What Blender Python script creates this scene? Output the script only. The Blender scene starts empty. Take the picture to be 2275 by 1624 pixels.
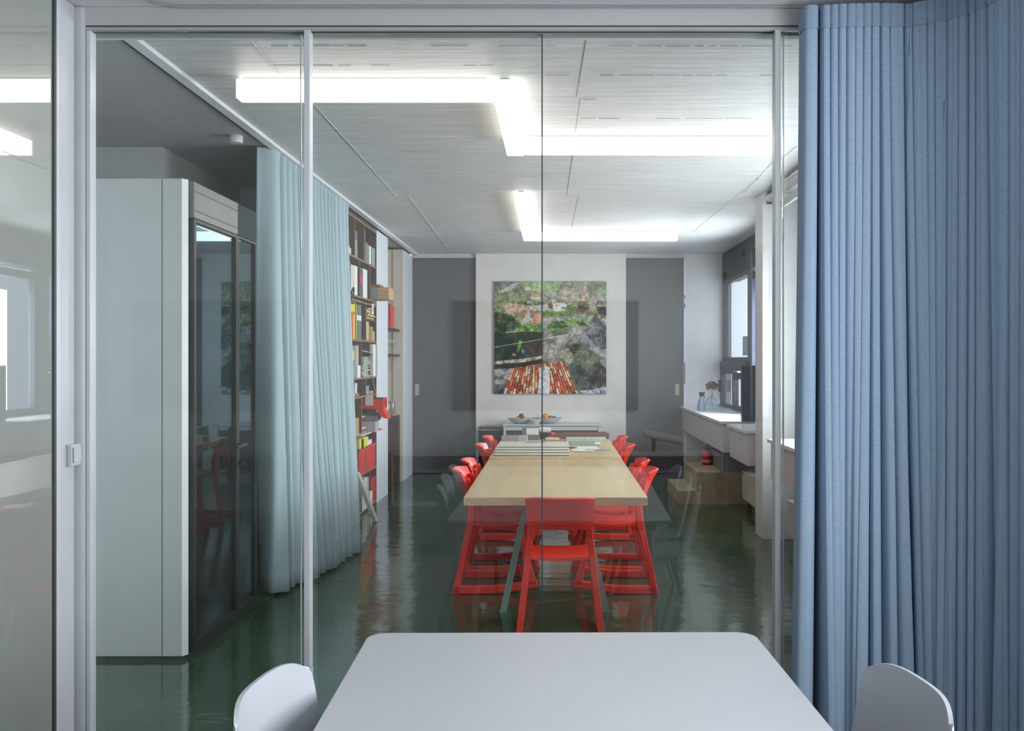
import bpy, bmesh, math, random
import numpy as np
from mathutils import Vector, Matrix
random.seed(7)
PI = math.pi
sc = bpy.context.scene
COL = sc.collection

# ---------------------------------------------------------------- camera, world, light, exposure
F, CX, CY, H = 2050.0, 1232.0, 799.0, 1.52
cam = bpy.data.cameras.new('camera')
cam.sensor_fit = 'HORIZONTAL'; cam.sensor_width = 36
cam.lens = F / 2275 * 36
cam.shift_x = -(CX - 1137.5) / 2275
cam.shift_y = -(812 - CY) / 2275
cam.clip_start = 0.05
co = bpy.data.objects.new('camera', cam); COL.objects.link(co)
co.location = (0, 0, H); co.rotation_euler = (PI / 2, 0, 0)
sc.camera = co
sc.view_settings.view_transform = 'Standard'
sc.view_settings.look = 'None'
sc.view_settings.exposure = 0.29
sc.view_settings.gamma = 1
sc.view_settings.use_curve_mapping = False
sc.cycles.max_bounces = 10
sc.cycles.transparent_max_bounces = 16
sc.cycles.sample_clamp_indirect = 4
sc.cycles.caustics_reflective = False
sc.cycles.caustics_refractive = False

w = bpy.data.worlds.new('sky'); sc.world = w; w.use_nodes = True
w.node_tree.nodes['Background'].inputs[0].default_value = (0.80, 0.87, 1.0, 1)
w.node_tree.nodes['Background'].inputs[1].default_value = 1.7

def window_light(name, x, y0, y1, z0, z1, power, col=(0.80, 0.88, 1.0)):
    """daylight area light added outside a window opening in the right-hand wall"""
    l = bpy.data.lights.new(name, 'AREA'); l.shape = 'RECTANGLE'
    l.size = abs(y1 - y0); l.size_y = abs(z1 - z0); l.energy = power; l.color = col
    o = bpy.data.objects.new(name, l); COL.objects.link(o)
    o.location = (x, (y0 + y1) / 2, (z0 + z1) / 2)
    o.rotation_euler = (PI / 2, 0, PI / 2)
    return o
window_light('daylight_fill', 2.32, -2.2, 2.3, 0.95, 2.6, 180, (1.0, 0.99, 0.97))  # added fill at the unseen meeting room window, reaches the big room too
window_light('daylight_fill', 2.52, 4.6, 7.2, 0.95, 2.2, 115, (0.98, 0.99, 1.0))  # added fill at the middle bay window, out of view
window_light('daylight_fill', 2.52, 9.3, 10.35, 0.95, 2.3, 120, (0.95, 0.97, 1.0))  # added outside the pane hidden by the column, lifts the far end

# ---------------------------------------------------------------- materials
def s2l(c):
    return tuple((v / 12.92 if v <= 0.04045 else ((v + 0.055) / 1.055) ** 2.4) for v in c)
def hx(h):
    h = h.lstrip('#'); return s2l(tuple(int(h[i:i + 2], 16) / 255 for i in (0, 2, 4)))
MC = {}
def mat(name, col='#ffffff', rough=0.5, metal=0.0, var=0.04, vscale=6, bump=0.0, bscale=40, emit=0, coat=0.0, spec=None, stretch=(1, 1, 1), detail=3):
    if name in MC: return MC[name]
    m = bpy.data.materials.new(name); m.use_nodes = True
    n = m.node_tree; b = n.nodes['Principled BSDF']; L = n.links.new
    c = hx(col) if isinstance(col, str) else col
    tc = n.nodes.new('ShaderNodeTexCoord'); mp = n.nodes.new('ShaderNodeMapping')
    mp.inputs['Scale'].default_value = stretch
    L(tc.outputs['Object'], mp.inputs['Vector'])
    no = n.nodes.new('ShaderNodeTexNoise'); no.inputs['Scale'].default_value = vscale; no.inputs['Detail'].default_value = detail
    L(mp.outputs[0], no.inputs['Vector'])
    r = n.nodes.new('ShaderNodeValToRGB')
    r.color_ramp.elements[0].position = 0.3; r.color_ramp.elements[1].position = 0.7
    r.color_ramp.elements[0].color = tuple(v * (1 - var) for v in c) + (1,)
    r.color_ramp.elements[1].color = tuple(min(1, v * (1 + var)) for v in c) + (1,)
    L(no.outputs[0], r.inputs[0]); L(r.outputs[0], b.inputs['Base Color'])
    b.inputs['Roughness'].default_value = rough; b.inputs['Metallic'].default_value = metal
    if spec is not None: b.inputs['Specular IOR Level'].default_value = spec
    if coat: b.inputs['Coat Weight'].default_value = coat; b.inputs['Coat Roughness'].default_value = 0.03
    if emit:
        b.inputs['Emission Color'].default_value = c + (1,); b.inputs['Emission Strength'].default_value = emit
    if bump:
        n2 = n.nodes.new('ShaderNodeTexNoise'); n2.inputs['Scale'].default_value = bscale; n2.inputs['Detail'].default_value = 4
        L(mp.outputs[0], n2.inputs['Vector'])
        bp = n.nodes.new('ShaderNodeBump'); bp.inputs['Strength'].default_value = bump; bp.inputs['Distance'].default_value = 0.01
        L(n2.outputs[0], bp.inputs['Height']); L(bp.outputs[0], b.inputs['Normal'])
    MC[name] = m; return m

def glass(name, tint=(0.95, 0.975, 0.965), refl=1.0, rough=0.0, ior=1.5):
    m = bpy.data.materials.new(name); m.use_nodes = True
    n = m.node_tree; n.nodes.remove(n.nodes['Principled BSDF']); L = n.links.new
    t = n.nodes.new('ShaderNodeBsdfTransparent'); t.inputs[0].default_value = tint + (1,)
    g = n.nodes.new('ShaderNodeBsdfGlossy'); g.inputs['Roughness'].default_value = rough
    g.inputs[0].default_value = (refl, refl, refl, 1) if not isinstance(refl, tuple) else refl + (1,)
    # fresnel of a thin pane, the same from both of its sides
    lw = n.nodes.new('ShaderNodeNewGeometry')
    d = n.nodes.new('ShaderNodeVectorMath'); d.operation = 'DOT_PRODUCT'
    L(lw.outputs['Normal'], d.inputs[0]); L(lw.outputs['Incoming'], d.inputs[1])
    a = n.nodes.new('ShaderNodeMath'); a.operation = 'ABSOLUTE'; L(d.outputs['Value'], a.inputs[0])
    s = n.nodes.new('ShaderNodeMath'); s.operation = 'SUBTRACT'; s.inputs[0].default_value = 1; L(a.outputs[0], s.inputs[1])
    p = n.nodes.new('ShaderNodeMath'); p.operation = 'POWER'; L(s.outputs[0], p.inputs[0]); p.inputs[1].default_value = 5
    r0 = ((ior - 1) / (ior + 1)) ** 2
    q = n.nodes.new('ShaderNodeMath'); q.operation = 'MULTIPLY_ADD'; L(p.outputs[0], q.inputs[0]); q.inputs[1].default_value = 1 - r0; q.inputs[2].default_value = r0
    mx = n.nodes.new('ShaderNodeMixShader'); L(q.outputs[0], mx.inputs[0]); L(t.outputs[0], mx.inputs[1]); L(g.outputs[0], mx.inputs[2])
    L(mx.outputs[0], n.nodes['Material Output'].inputs[0])
    MC[name] = m; return m

WHITE = mat('white_paint', '#dcdcdc', 0.6, bump=0.12, bscale=30)
WARM = mat('warm_lit_paint', '#d9cfc2', 0.65)
WHITEC = mat('satin_white', '#bdbec3', 0.35)
CEILM = None
def ceiling_mat(name, hexc, contrast=0.10, bumps=0.35):
    m = bpy.data.materials.new(name); m.use_nodes = True
    n = m.node_tree; b = n.nodes['Principled BSDF']; L = n.links.new
    tc = n.nodes.new('ShaderNodeTexCoord'); mp = n.nodes.new('ShaderNodeMapping')
    mp.inputs['Scale'].default_value = (0.55, 9, 1); L(tc.outputs['Object'], mp.inputs['Vector'])
    a = n.nodes.new('ShaderNodeTexNoise'); a.inputs['Scale'].default_value = 2.5; a.inputs['Detail'].default_value = 8; a.inputs['Roughness'].default_value = 0.7
    L(mp.outputs[0], a.inputs['Vector'])
    r = n.nodes.new('ShaderNodeValToRGB'); c = hx(hexc)
    r.color_ramp.elements[0].position = 0.25; r.color_ramp.elements[1].position = 0.7
    r.color_ramp.elements[0].color = tuple(v * (1 - contrast * 1.6) for v in c) + (1,); r.color_ramp.elements[1].color = tuple(min(1, v * (1 + contrast)) for v in c) + (1,)
    L(a.outputs[0], r.inputs[0]); L(r.outputs[0], b.inputs['Base Color'])
    b.inputs['Roughness'].default_value = 0.45
    bp = n.nodes.new('ShaderNodeBump'); bp.inputs['Strength'].default_value = bumps; bp.inputs['Distance'].default_value = 0.02
    L(a.outputs[0], bp.inputs['Height'])
    pit = n.nodes.new('ShaderNodeTexNoise'); pit.inputs['Scale'].default_value = 22; pit.inputs['Detail'].default_value = 2
    mp2 = n.nodes.new('ShaderNodeMapping'); mp2.inputs['Scale'].default_value = (0.5, 1.6, 1); L(tc.outputs['Object'], mp2.inputs['Vector'])
    L(mp2.outputs[0], pit.inputs['Vector'])
    rr = n.nodes.new('ShaderNodeValToRGB'); rr.color_ramp.elements[0].position = 0.74; rr.color_ramp.elements[1].position = 0.78
    L(pit.outputs[0], rr.inputs[0])
    b2 = n.nodes.new('ShaderNodeBump'); b2.inputs['Strength'].default_value = 0.9; b2.inputs['Distance'].default_value = 0.01
    L(rr.outputs[0], b2.inputs['Height']); L(bp.outputs[0], b2.inputs['Normal']); L(b2.outputs[0], b.inputs['Normal'])
    MC[name] = m; return m
CEIL = ceiling_mat('painted_concrete', '#cccbcb', 0.15, 0.7)
CEILG = ceiling_mat('grey_ceiling', '#a6a6a9', 0.06)  # left of the rail: a darker grey than the main ceiling
CEILM = ceiling_mat('smooth_ceiling', '#e2e2e6', 0.02, 0.05)

def floor_mat():
    m = bpy.data.materials.new('green_resin_floor'); m.use_nodes = True
    n = m.node_tree; b = n.nodes['Principled BSDF']; L = n.links.new
    tc = n.nodes.new('ShaderNodeTexCoord')
    a = n.nodes.new('ShaderNodeTexNoise'); a.inputs['Scale'].default_value = 2.2; a.inputs['Detail'].default_value = 7
    L(tc.outputs['Object'], a.inputs['Vector'])
    r = n.nodes.new('ShaderNodeValToRGB')
    r.color_ramp.elements[0].position = 0.3; r.color_ramp.elements[1].position = 0.75
    r.color_ramp.elements[0].color = hx('#2a3f2b') + (1,); r.color_ramp.elements[1].color = hx('#40543d') + (1,)
    L(a.outputs[0], r.inputs[0]); L(r.outputs[0], b.inputs['Base Color'])
    rg = n.nodes.new('ShaderNodeMapRange'); rg.inputs['To Min'].default_value = 0.07; rg.inputs['To Max'].default_value = 0.17
    L(a.outputs[0], rg.inputs[0]); L(rg.outputs[0], b.inputs['Roughness'])
    b.inputs['Specular IOR Level'].default_value = 0.75
    k = n.nodes.new('ShaderNodeTexNoise'); k.inputs['Scale'].default_value = 16; k.inputs['Detail'].default_value = 3
    mp = n.nodes.new('ShaderNodeMapping'); mp.inputs['Scale'].default_value = (0.6, 1.0, 1); L(tc.outputs['Object'], mp.inputs[0]); L(mp.outputs[0], k.inputs['Vector'])
    k2 = n.nodes.new('ShaderNodeTexNoise'); k2.inputs['Scale'].default_value = 3.5; k2.inputs['Detail'].default_value = 1; L(tc.outputs['Object'], k2.inputs['Vector'])
    ad = n.nodes.new('ShaderNodeMath'); ad.operation = 'MULTIPLY_ADD'; L(k2.outputs[0], ad.inputs[0]); ad.inputs[1].default_value = 3.0; L(k.outputs[0], ad.inputs[2])
    bp = n.nodes.new('ShaderNodeBump'); bp.inputs['Strength'].default_value = 0.16; bp.inputs['Distance'].default_value = 0.01
    L(ad.outputs[0], bp.inputs['Height']); L(bp.outputs[0], b.inputs['Normal'])
    MC['floor'] = m; return m
FLOOR = floor_mat()
GLASS = glass('clear_glass', (0.965, 0.985, 0.978), 0.95, 0.0, 1.56)
WGLASS = glass('window_glass', (0.95, 0.97, 0.98), 0.8)
DGLASS = glass('tinted_door_glass', (0.42, 0.64, 0.70), (0.72, 0.90, 1.0), 0.0, 1.8)
VGLASS = glass('vase_glass', (0.90, 0.95, 0.95), 1.0)
ALU = mat('brushed_aluminium', '#c2c5cb', 0.35, 0.0, spec=0.8)
ALUD = mat('dark_slot', '#3b3d42', 0.5)
GASKET = mat('dark_gasket', '#2c3a3c', 0.4)
BLACK = mat('black_powder_coat', '#17191c', 0.35)
NAVY = mat('dark_blue_frame', '#252b44', 0.35, 0.2)
DGREY = mat('weathered_dark_steel', '#34363b', 0.45, 0.3, var=0.25, vscale=9)
MGREY = mat('grey_frame', '#5b5c5f', 0.4, 0.3)
STEEL = mat('satin_steel', '#7d7f7a', 0.4, 0.3)
CABW = mat('cabinet_white', '#a6a9a6', 0.38, coat=0.1, var=0.015)
CABE = mat('cabinet_edge_white', '#d6d6dc', 0.4)
DOORG = mat('grey_sliding_door', '#5f5f60', 0.42, var=0.06, vscale=3, stretch=(3, 3, 0.6))
PLATE = mat('beige_pull_plate', '#b3a79c', 0.5)
WALNUT = mat('brown_plywood', '#5a4130', 0.5, var=0.18, vscale=8, stretch=(1, 1, 6))
WALNUTE = mat('plywood_edge', '#86664b', 0.5, var=0.12, vscale=20)
MAPLE = mat('pale_maple', '#ccb186', 0.38, var=0.10, vscale=3, stretch=(5, 0.8, 1), coat=0.15, detail=6)
MAPLEE = mat('maple_edge', '#c8ac84', 0.45, var=0.16, vscale=14, stretch=(0.6, 1, 5), detail=6)
RED = mat('red_plastic', '#ec3424', 0.36, var=0.02, coat=0.05)
GREENG = mat('grey_green_steel', '#7f9c92', 0.35, 0.1)
WTABLE = mat('white_laminate', '#b9bac0', 0.42, var=0.01)
WCHAIR = mat('white_shell_plastic', '#b4b6be', 0.38, var=0.01)
LIGHTM = mat('lit_diffuser', '#fff8ee', 0.4, emit=3.4, var=0)
LCAP = mat('lamp_end_cap', '#f2eee6', 0.4, emit=1.1, var=0)
STONE = mat('conglomerate_stone', '#9a8a7e', 0.7, var=0.45, vscale=120, bump=0.6, bscale=90)
STONEG = mat('grey_stone_face', '#a5a3a3', 0.6, var=0.12, vscale=100)
TERG = mat('green_terrazzo', '#8f9c7c', 0.4, var=0.35, vscale=140)
TERL = mat('speckled_pale_terrazzo', '#b9beb2', 0.4, var=0.35, vscale=120)
CONC = mat('brown_concrete', '#a09377', 0.7, var=0.16, vscale=10, bump=0.3)
RADM = mat('radiator_enamel', '#c9c6ba', 0.35)
SILLW = mat('sill_white', '#c6c5c6', 0.35, var=0.01)
PAPER = mat('white_paper', '#dcdad6', 0.7)
CARD = mat('tan_cardboard', '#b3966b', 0.7, var=0.08)
FOG = mat('exterior_render', '#c6ccd8', 0.9)

def cloth(name, hexc, hexd, sheen=0.08, band=None):
    m = bpy.data.materials.new(name); m.use_nodes = True
    n = m.node_tree; b = n.nodes['Principled BSDF']; L = n.links.new
    tc = n.nodes.new('ShaderNodeTexCoord'); mp = n.nodes.new('ShaderNodeMapping'); mp.inputs['Scale'].default_value = (1, 1, 8)
    L(tc.outputs['Object'], mp.inputs[0])
    a = n.nodes.new('ShaderNodeTexNoise'); a.inputs['Scale'].default_value = 60; a.inputs['Detail'].default_value = 4; L(mp.outputs[0], a.inputs['Vector'])
    r = n.nodes.new('ShaderNodeValToRGB'); r.color_ramp.elements[0].position = 0.3; r.color_ramp.elements[1].position = 0.7
    r.color_ramp.elements[0].color = hx(hexd) + (1,); r.color_ramp.elements[1].color = hx(hexc) + (1,)
    L(a.outputs[0], r.inputs[0]); L(r.outputs[0], b.inputs['Base Color'])
    b.inputs['Roughness'].default_value = 0.85
    b.inputs['Sheen Weight'].default_value = sheen
    bp = n.nodes.new('ShaderNodeBump'); bp.inputs['Strength'].default_value = 0.25; bp.inputs['Distance'].default_value = 0.002
    L(a.outputs[0], bp.inputs['Height']); L(bp.outputs[0], b.inputs['Normal'])
    MC[name] = m; return m
BLUEC = cloth('blue_wool', '#9db2c9', '#8a9fb8')
BLUEH = cloth('blue_wool_double', '#94a9c0', '#8296ae')
TEALC = cloth('teal_wool', '#a3b8bd', '#93a8b0')

# ---------------------------------------------------------------- mesh helpers
class MB:
    def __init__(s): s.v = []; s.f = []; s.smooth = False
    def add(s, vs, fs):
        k = len(s.v); s.v += [tuple(v) for v in vs]; s.f += [tuple(i + k for i in f) for f in fs]; return s
    def box(s, x0, x1, y0, y1, z0, z1, M=None):
        vs = [Vector((x, y, z)) for z in (z0, z1) for y in (y0, y1) for x in (x0, x1)]
        if M is not None: vs = [M @ v for v in vs]
        return s.add(vs, [(0, 2, 3, 1), (4, 5, 7, 6), (0, 1, 5, 4), (1, 3, 7, 5), (3, 2, 6, 7), (2, 0, 4, 6)])
    def prism(s, pts, axis, a, b):
        """polygon pts (2d) extruded along axis between a and b"""
        n = len(pts)
        def mk(p, t):
            return {'x': (t, p[0], p[1]), 'y': (p[0], t, p[1]), 'z': (p[0], p[1], t)}[axis]
        vs = [mk(p, a) for p in pts] + [mk(p, b) for p in pts]
        fs = [tuple(range(n))[::-1], tuple(range(n, 2 * n))] + [(i, (i + 1) % n, n + (i + 1) % n, n + i) for i in range(n)]
        return s.add(vs, fs)
    def tube(s, pts, r, seg=10, cap=True):
        pts = [Vector(p) for p in pts]; n = len(pts); rs = r if isinstance(r, (list, tuple)) else [r] * n
        vs = []; up = None
        for i, p in enumerate(pts):
            t = (pts[min(i + 1, n - 1)] - pts[max(i - 1, 0)]).normalized()
            if up is None: up = Vector((0, 0, 1)) if abs(t.z) < 0.9 else Vector((1, 0, 0))
            a = t.cross(up).normalized(); bb = t.cross(a).normalized(); up = a.cross(t)
            for k in range(seg):
                an = 2 * PI * k / seg; vs.append(p + (a * math.cos(an) + bb * math.sin(an)) * rs[i])
        fs = []
        for i in range(n - 1):
            for k in range(seg):
                fs.append((i * seg + k, i * seg + (k + 1) % seg, (i + 1) * seg + (k + 1) % seg, (i + 1) * seg + k))
        if cap: fs += [tuple(range(seg))[::-1], tuple((n - 1) * seg + k for k in range(seg))]
        s.smooth = True
        return s.add(vs, fs)
    def lathe(s, prof, c, seg=24, sx=1, sy=1):
        vs = []; n = len(prof)
        for r, z in prof:
            for k in range(seg):
                an = 2 * PI * k / seg; vs.append((c[0] + r * sx * math.cos(an), c[1] + r * sy * math.sin(an), c[2] + z))
        fs = [(i * seg + k, i * seg + (k + 1) % seg, (i + 1) * seg + (k + 1) % seg, (i + 1) * seg + k) for i in range(n - 1) for k in range(seg)]
        if prof[0][0] > 1e-4: fs.append(tuple(range(seg))[::-1])
        if prof[-1][0] > 1e-4: fs.append(tuple((n - 1) * seg + k for k in range(seg)))
        s.smooth = True
        return s.add(vs, fs)
    def grid(s, fn, nu, nv):
        vs = [fn(i / nu, j / nv) for j in range(nv + 1) for i in range(nu + 1)]
        fs = [(j * (nu + 1) + i, j * (nu + 1) + i + 1, (j + 1) * (nu + 1) + i + 1, (j + 1) * (nu + 1) + i) for j in range(nv) for i in range(nu)]
        s.smooth = True
        return s.add(vs, fs)
    def slab(s, fn, nu, nv, th):
        """curved panel of real thickness: fn(u,v)->point, offset along its normal"""
        def nrm(u, v):
            e = 1e-3; a = Vector(fn(min(u + e, 1), v)) - Vector(fn(max(u - e, 0), v)); b = Vector(fn(u, min(v + e, 1))) - Vector(fn(u, max(v - e, 0)))
            return a.cross(b).normalized()
        W = nu + 1; top = []; bot = []
        for j in range(nv + 1):
            for i in range(nu + 1):
                u, v = i / nu, j / nv; p = Vector(fn(u, v)); nn = nrm(u, v)
                top.append(p + nn * th / 2); bot.append(p - nn * th / 2)
        N = W * (nv + 1); fs = []
        for j in range(nv):
            for i in range(nu):
                a = j * W + i; q = (a, a + 1, a + 1 + W, a + W); fs.append(q); fs.append(tuple(N + k for k in q)[::-1])
        for i in range(nu):
            fs.append((i + 1, i, N + i, N + i + 1)); a = nv * W + i; fs.append((a, a + 1, N + a + 1, N + a))
        for j in range(nv):
            a = j * W; fs.append((a, a + W, N + a + W, N + a)); a = j * W + nu; fs.append((a + W, a, N + a, N + a + W))
        s.smooth = True
        return s.add(top + bot, fs)

def tag(o, label=None, cat=None, group=None, kind=None):
    if label: o['label'] = label
    if cat: o['category'] = cat
    if group: o['group'] = group
    if kind: o['kind'] = kind
    return o

def rootof(p):
    while p.parent: p = p.parent
    return p

def obj(name, mb, m, parent=None, bevel=0.0, seg=2, origin=None, smooth=None, subsurf=0, solid=0):
    """one mesh object; coordinates in mb are world (or, below a parent, in the frame of an unrotated root)"""
    me = bpy.data.meshes.new(name)
    if parent is not None: off = Vector(rootof(parent).get('_o', (0, 0, 0)))
    elif origin is not None: off = Vector(origin)
    else:
        a = np.array(mb.v); mn, mxx = a.min(0), a.max(0); off = Vector(((mn[0] + mxx[0]) / 2, (mn[1] + mxx[1]) / 2, mn[2]))
    me.from_pydata([tuple(Vector(v) - off) for v in mb.v], [], mb.f); me.update()
    me.materials.append(m)
    sm = mb.smooth if smooth is None else smooth
    b = bmesh.new(); b.from_mesh(me); bmesh.ops.recalc_face_normals(b, faces=b.faces); b.to_mesh(me); b.free()
    if sm:
        me.polygons.foreach_set('use_smooth', [True] * len(me.polygons))
        try: me.set_sharp_from_angle(angle=math.radians(38))
        except Exception: pass
    o = bpy.data.objects.new(name, me); COL.objects.link(o)
    if parent is not None: o.parent = parent
    else: o.location = off; o['_o'] = tuple(off)
    if solid:
        md = o.modifiers.new('solid', 'SOLIDIFY'); md.thickness = solid; md.offset = 0
    if bevel:
        md = o.modifiers.new('bevel', 'BEVEL'); md.width = bevel; md.segments = seg; md.limit_method = 'ANGLE'; md.angle_limit = math.radians(40)
    if subsurf:
        md = o.modifiers.new('sub', 'SUBSURF'); md.levels = subsurf; md.render_levels = subsurf
    return o

def thing(name, label, cat, loc=(0, 0, 0), group=None):
    o = bpy.data.objects.new(name, None); COL.objects.link(o); o.location = loc; o['_o'] = tuple(loc); o.empty_display_size = 0.1
    return tag(o, label, cat, group)
def struct(name, mb, m, **k):
    o = obj(name, mb, m, **k)
    if not k.get('parent'): o['kind'] = 'structure'
    return o
def sbox(name, m, *b, **k): return struct(name, MB().box(*b), m, **k)
def dup(root, loc, rz, label):
    r = root.copy(); COL.objects.link(r); r.location = loc; r.rotation_euler = (0, 0, rz); r['label'] = label
    for ch in list(root.children):
        c = ch.copy(); COL.objects.link(c); c.parent = r
        for g in ch.children:
            d = g.copy(); COL.objects.link(d); d.parent = c
    return r
def X(px, Y): return (px - CX) * Y / F
def Z(py, Y): return H - (py - CY) * Y / F

# ================================================================ SETTING
YG = 3.50       # glass front
CZ = 2.926      # ceiling of the big room
CM = 2.86       # ceiling of the meeting room
YW = 12.30      # far wall
sbox('floor', FLOOR, -3.6, 2.6, -3.1, 13.6, -0.1, 0.0)

# meeting room
sbox('ceiling_meeting', CEILM, -2.0, 2.3, -3.1, YG + 0.10, CM, CM + 0.35)
sbox('wall_back', WHITE, -2.0, 2.3, -3.1, -2.9, 0, CM)
mb = MB(); mb.box(-1.96, -1.81, 3.37, 3.49, 0, CM); mb.box(-1.96, X(189, YG), 3.49, 3.56, 0, CM)
struct('wall_return', mb, WHITEC, bevel=0.012)
sbox('wall_left', WHITE, -2.0, -1.831, -3.0, 3.328, 0, CM)
mb = MB(); mb.box(2.0, 2.3, -3.0, -2.3, 0, CM); mb.box(2.0, 2.3, 2.4, 3.6, 0, CM); mb.box(2.0, 2.3, -2.3, 2.4, 0, 0.9); mb.box(2.0, 2.3, -2.3, 2.4, 2.65, CM)
struct('wall_right', mb, WHITE)
# glazed wall panel on the left, seen at a glancing angle
lp = sbox('window_1', mat('back_painted_panel', '#8f928e', 0.5, var=0.01, coat=1.0, spec=0.6), -1.83, -1.812, -0.5, 3.328, 0.0, CM)
MC['back_painted_panel'].node_tree.nodes['Principled BSDF'].inputs['Coat Roughness'].default_value = 0.0
MC['back_painted_panel'].node_tree.nodes['Principled BSDF'].inputs['Coat IOR'].default_value = 2.25
mb = MB().box(-1.812, -1.806, 3.330, 3.345, 0, CM)
struct('trim_1', mb, ALUD)
mb = MB().box(-1.815, -1.806, 3.347, 3.368, 0, CM)
struct('trim_2', mb, ALU)

# head beam over the glass
mb = MB().box(-1.81, 2.0, YG, YG + 0.09, Z(56, YG), CM)
struct('trim_3', mb, mat('beam_paint', '#b8b8ba', 0.45, var=0.01), bevel=0.003)
mb = MB().box(-1.785, 2.0, YG + 0.004, YG + 0.08, Z(59.5, YG), Z(56, YG))
struct('trim_4', mb, ALUD)
mb = MB().box(-1.785, 2.0, YG + 0.002, YG + 0.018, Z(66.5, YG), Z(59.5, YG)); mb.box(-1.785, 2.0, YG + 0.064, YG + 0.09, Z(66.5, YG), Z(59.5, YG))
struct('trim_11', mb, mat('channel_grey', '#a5a6a8', 0.4))
mb = MB().box(-1.96, 2.3, YG + 0.09, YG + 0.11, Z(67, YG), CZ + 0.2)
struct('wall_header', mb, WHITE)

# glass panels of the partition
GT = Z(66, YG)
gl = thing('glass_partition', 'floor to ceiling clear glass partition with slim pale uprights between the two rooms', 'glass wall', (0, YG, 0))
def gpanel(p0, p1, y, x1=None):
    a = X(p0, YG); b = X(p1, YG) if x1 is None else x1
    obj('glass_pane', MB().box(a + 0.001, b - 0.001, y, y + 0.010, 0.012, GT), GLASS, gl)
gpanel(197, 676, YG + 0.020); gpanel(660, 1203.2, YG + 0.050); gpanel(1204.8, 1747, YG + 0.050); gpanel(1729, 0, YG + 0.020, 1.99)
for px0, px1 in ((675, 688), (1722, 1735)):
    u = obj('upright', MB().box(X(px0, YG), X(px1, YG), YG + 0.0, YG + 0.048, 0.35, GT), ALU, gl, bevel=0.002)
    obj('upright_foot', MB().box(X(px0, YG) - 0.001, X(px1, YG) + 0.001, YG - 0.001, YG + 0.047, 0.012, 0.347), ALU, u)
obj('joint_strip', MB().box(X(1202.6, YG), X(1205.4, YG), YG + 0.046, YG + 0.064, 0.012, GT), GASKET, gl)
for p in (660, 1748):
    obj('edge_seal', MB().box(X(p, YG) - 0.0015, X(p, YG) + 0.0015, YG + 0.048, YG + 0.062, 0.012, GT), mat('clear_seal', '#dfe3e6', 0.2), gl)
obj('wall_channel', MB().box(X(190, YG), X(199, YG), YG + 0.004, YG + 0.05, 0.0, GT), ALU, gl, bevel=0.002)
obj('floor_channel', MB().box(-1.79, 1.99, YG + 0.010, YG + 0.07, 0.0, 0.012), ALU, gl)

# big room ceiling with its formwork ridges
mb = MB().box(-1.875, 2.6, YG + 0.11, YW + 0.02, CZ, CZ + 0.2)
def ridge(x0, y0, x1, y1, wd=0.007, h=0.0035):
    a = Vector((x0, y0, 0)); b = Vector((x1, y1, 0)); t = (b - a).normalized(); nn = Vector((-t.y, t.x, 0)) * wd / 2
    pts = [a - nn, b - nn, b + nn, a + nn]
    mb.add([(p.x, p.y, CZ - h) for p in pts] + [(p.x, p.y, CZ + 0.002) for p in pts], [(0, 1, 2, 3), (0, 4, 5, 1), (1, 5, 6, 2), (2, 6, 7, 3), (3, 7, 4, 0)])
def rp(px, py):
    Y = (CZ - H) * F / (CY - py); return (px - CX) * Y / F, Y
def rline(p0, p1, **k): ridge(*rp(*p0), *rp(*p1), **k)
rline((540, 68), (622, 165)); rline((690, 225), (880, 435)); rline((697, 232), (880, 437), wd=0.004)
rline((905, 435), (1000, 562)); rline((908, 435), (1003, 562), wd=0.004)
rline((1313, 70), (1288, 215), wd=0.03, h=0.004); rline((1300, 170), (1280, 300), wd=0.012); rline((1276, 345), (1262, 435), wd=0.022); rline((1288, 437), (1272, 510), wd=0.022)
rline((1722, 355), (1650, 432)); rline((1685, 395), (1540, 515)); rline((1770, 325), (1722, 365))
rline((1690, 508), (1600, 562), wd=0.01)
random.seed(3)
for py, x0, x1 in ((102, 380, 1760), (145, 600, 1200), (167, 1210, 1740), (221, 1100, 1330), (263, 500, 900), (263, 1290, 1740), (303, 560, 1120), (336, 640, 1130), (391, 760, 1760), (430, 830, 1200), (455, 870, 1180), (510, 950, 1160)):
    x = x0
    while x < x1:
        L_ = random.uniform(15, 90); 
        if random.random() < 0.75: rline((x, py + random.uniform(-.4, .4)), (min(x + L_, x1), py + random.uniform(-.4, .4)), wd=random.uniform(0.002, 0.006), h=random.uniform(.0015, .003))
        x += L_ + random.uniform(2, 14)
struct('ceiling_big', mb, CEIL)
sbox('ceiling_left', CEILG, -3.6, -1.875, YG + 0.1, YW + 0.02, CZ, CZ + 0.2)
mb = MB().box(-1.868, -1.810, YG + 0.11, YW, CZ - 0.022, CZ)
struct('trim_5', mb, mat('rail_white', '#d8d9de', 0.4), bevel=0.002)
mb = MB().box(-1.892, -1.872, YG + 0.11, YW, CZ - 0.014, CZ)
struct('trim_6', mb, ALUD)

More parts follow.
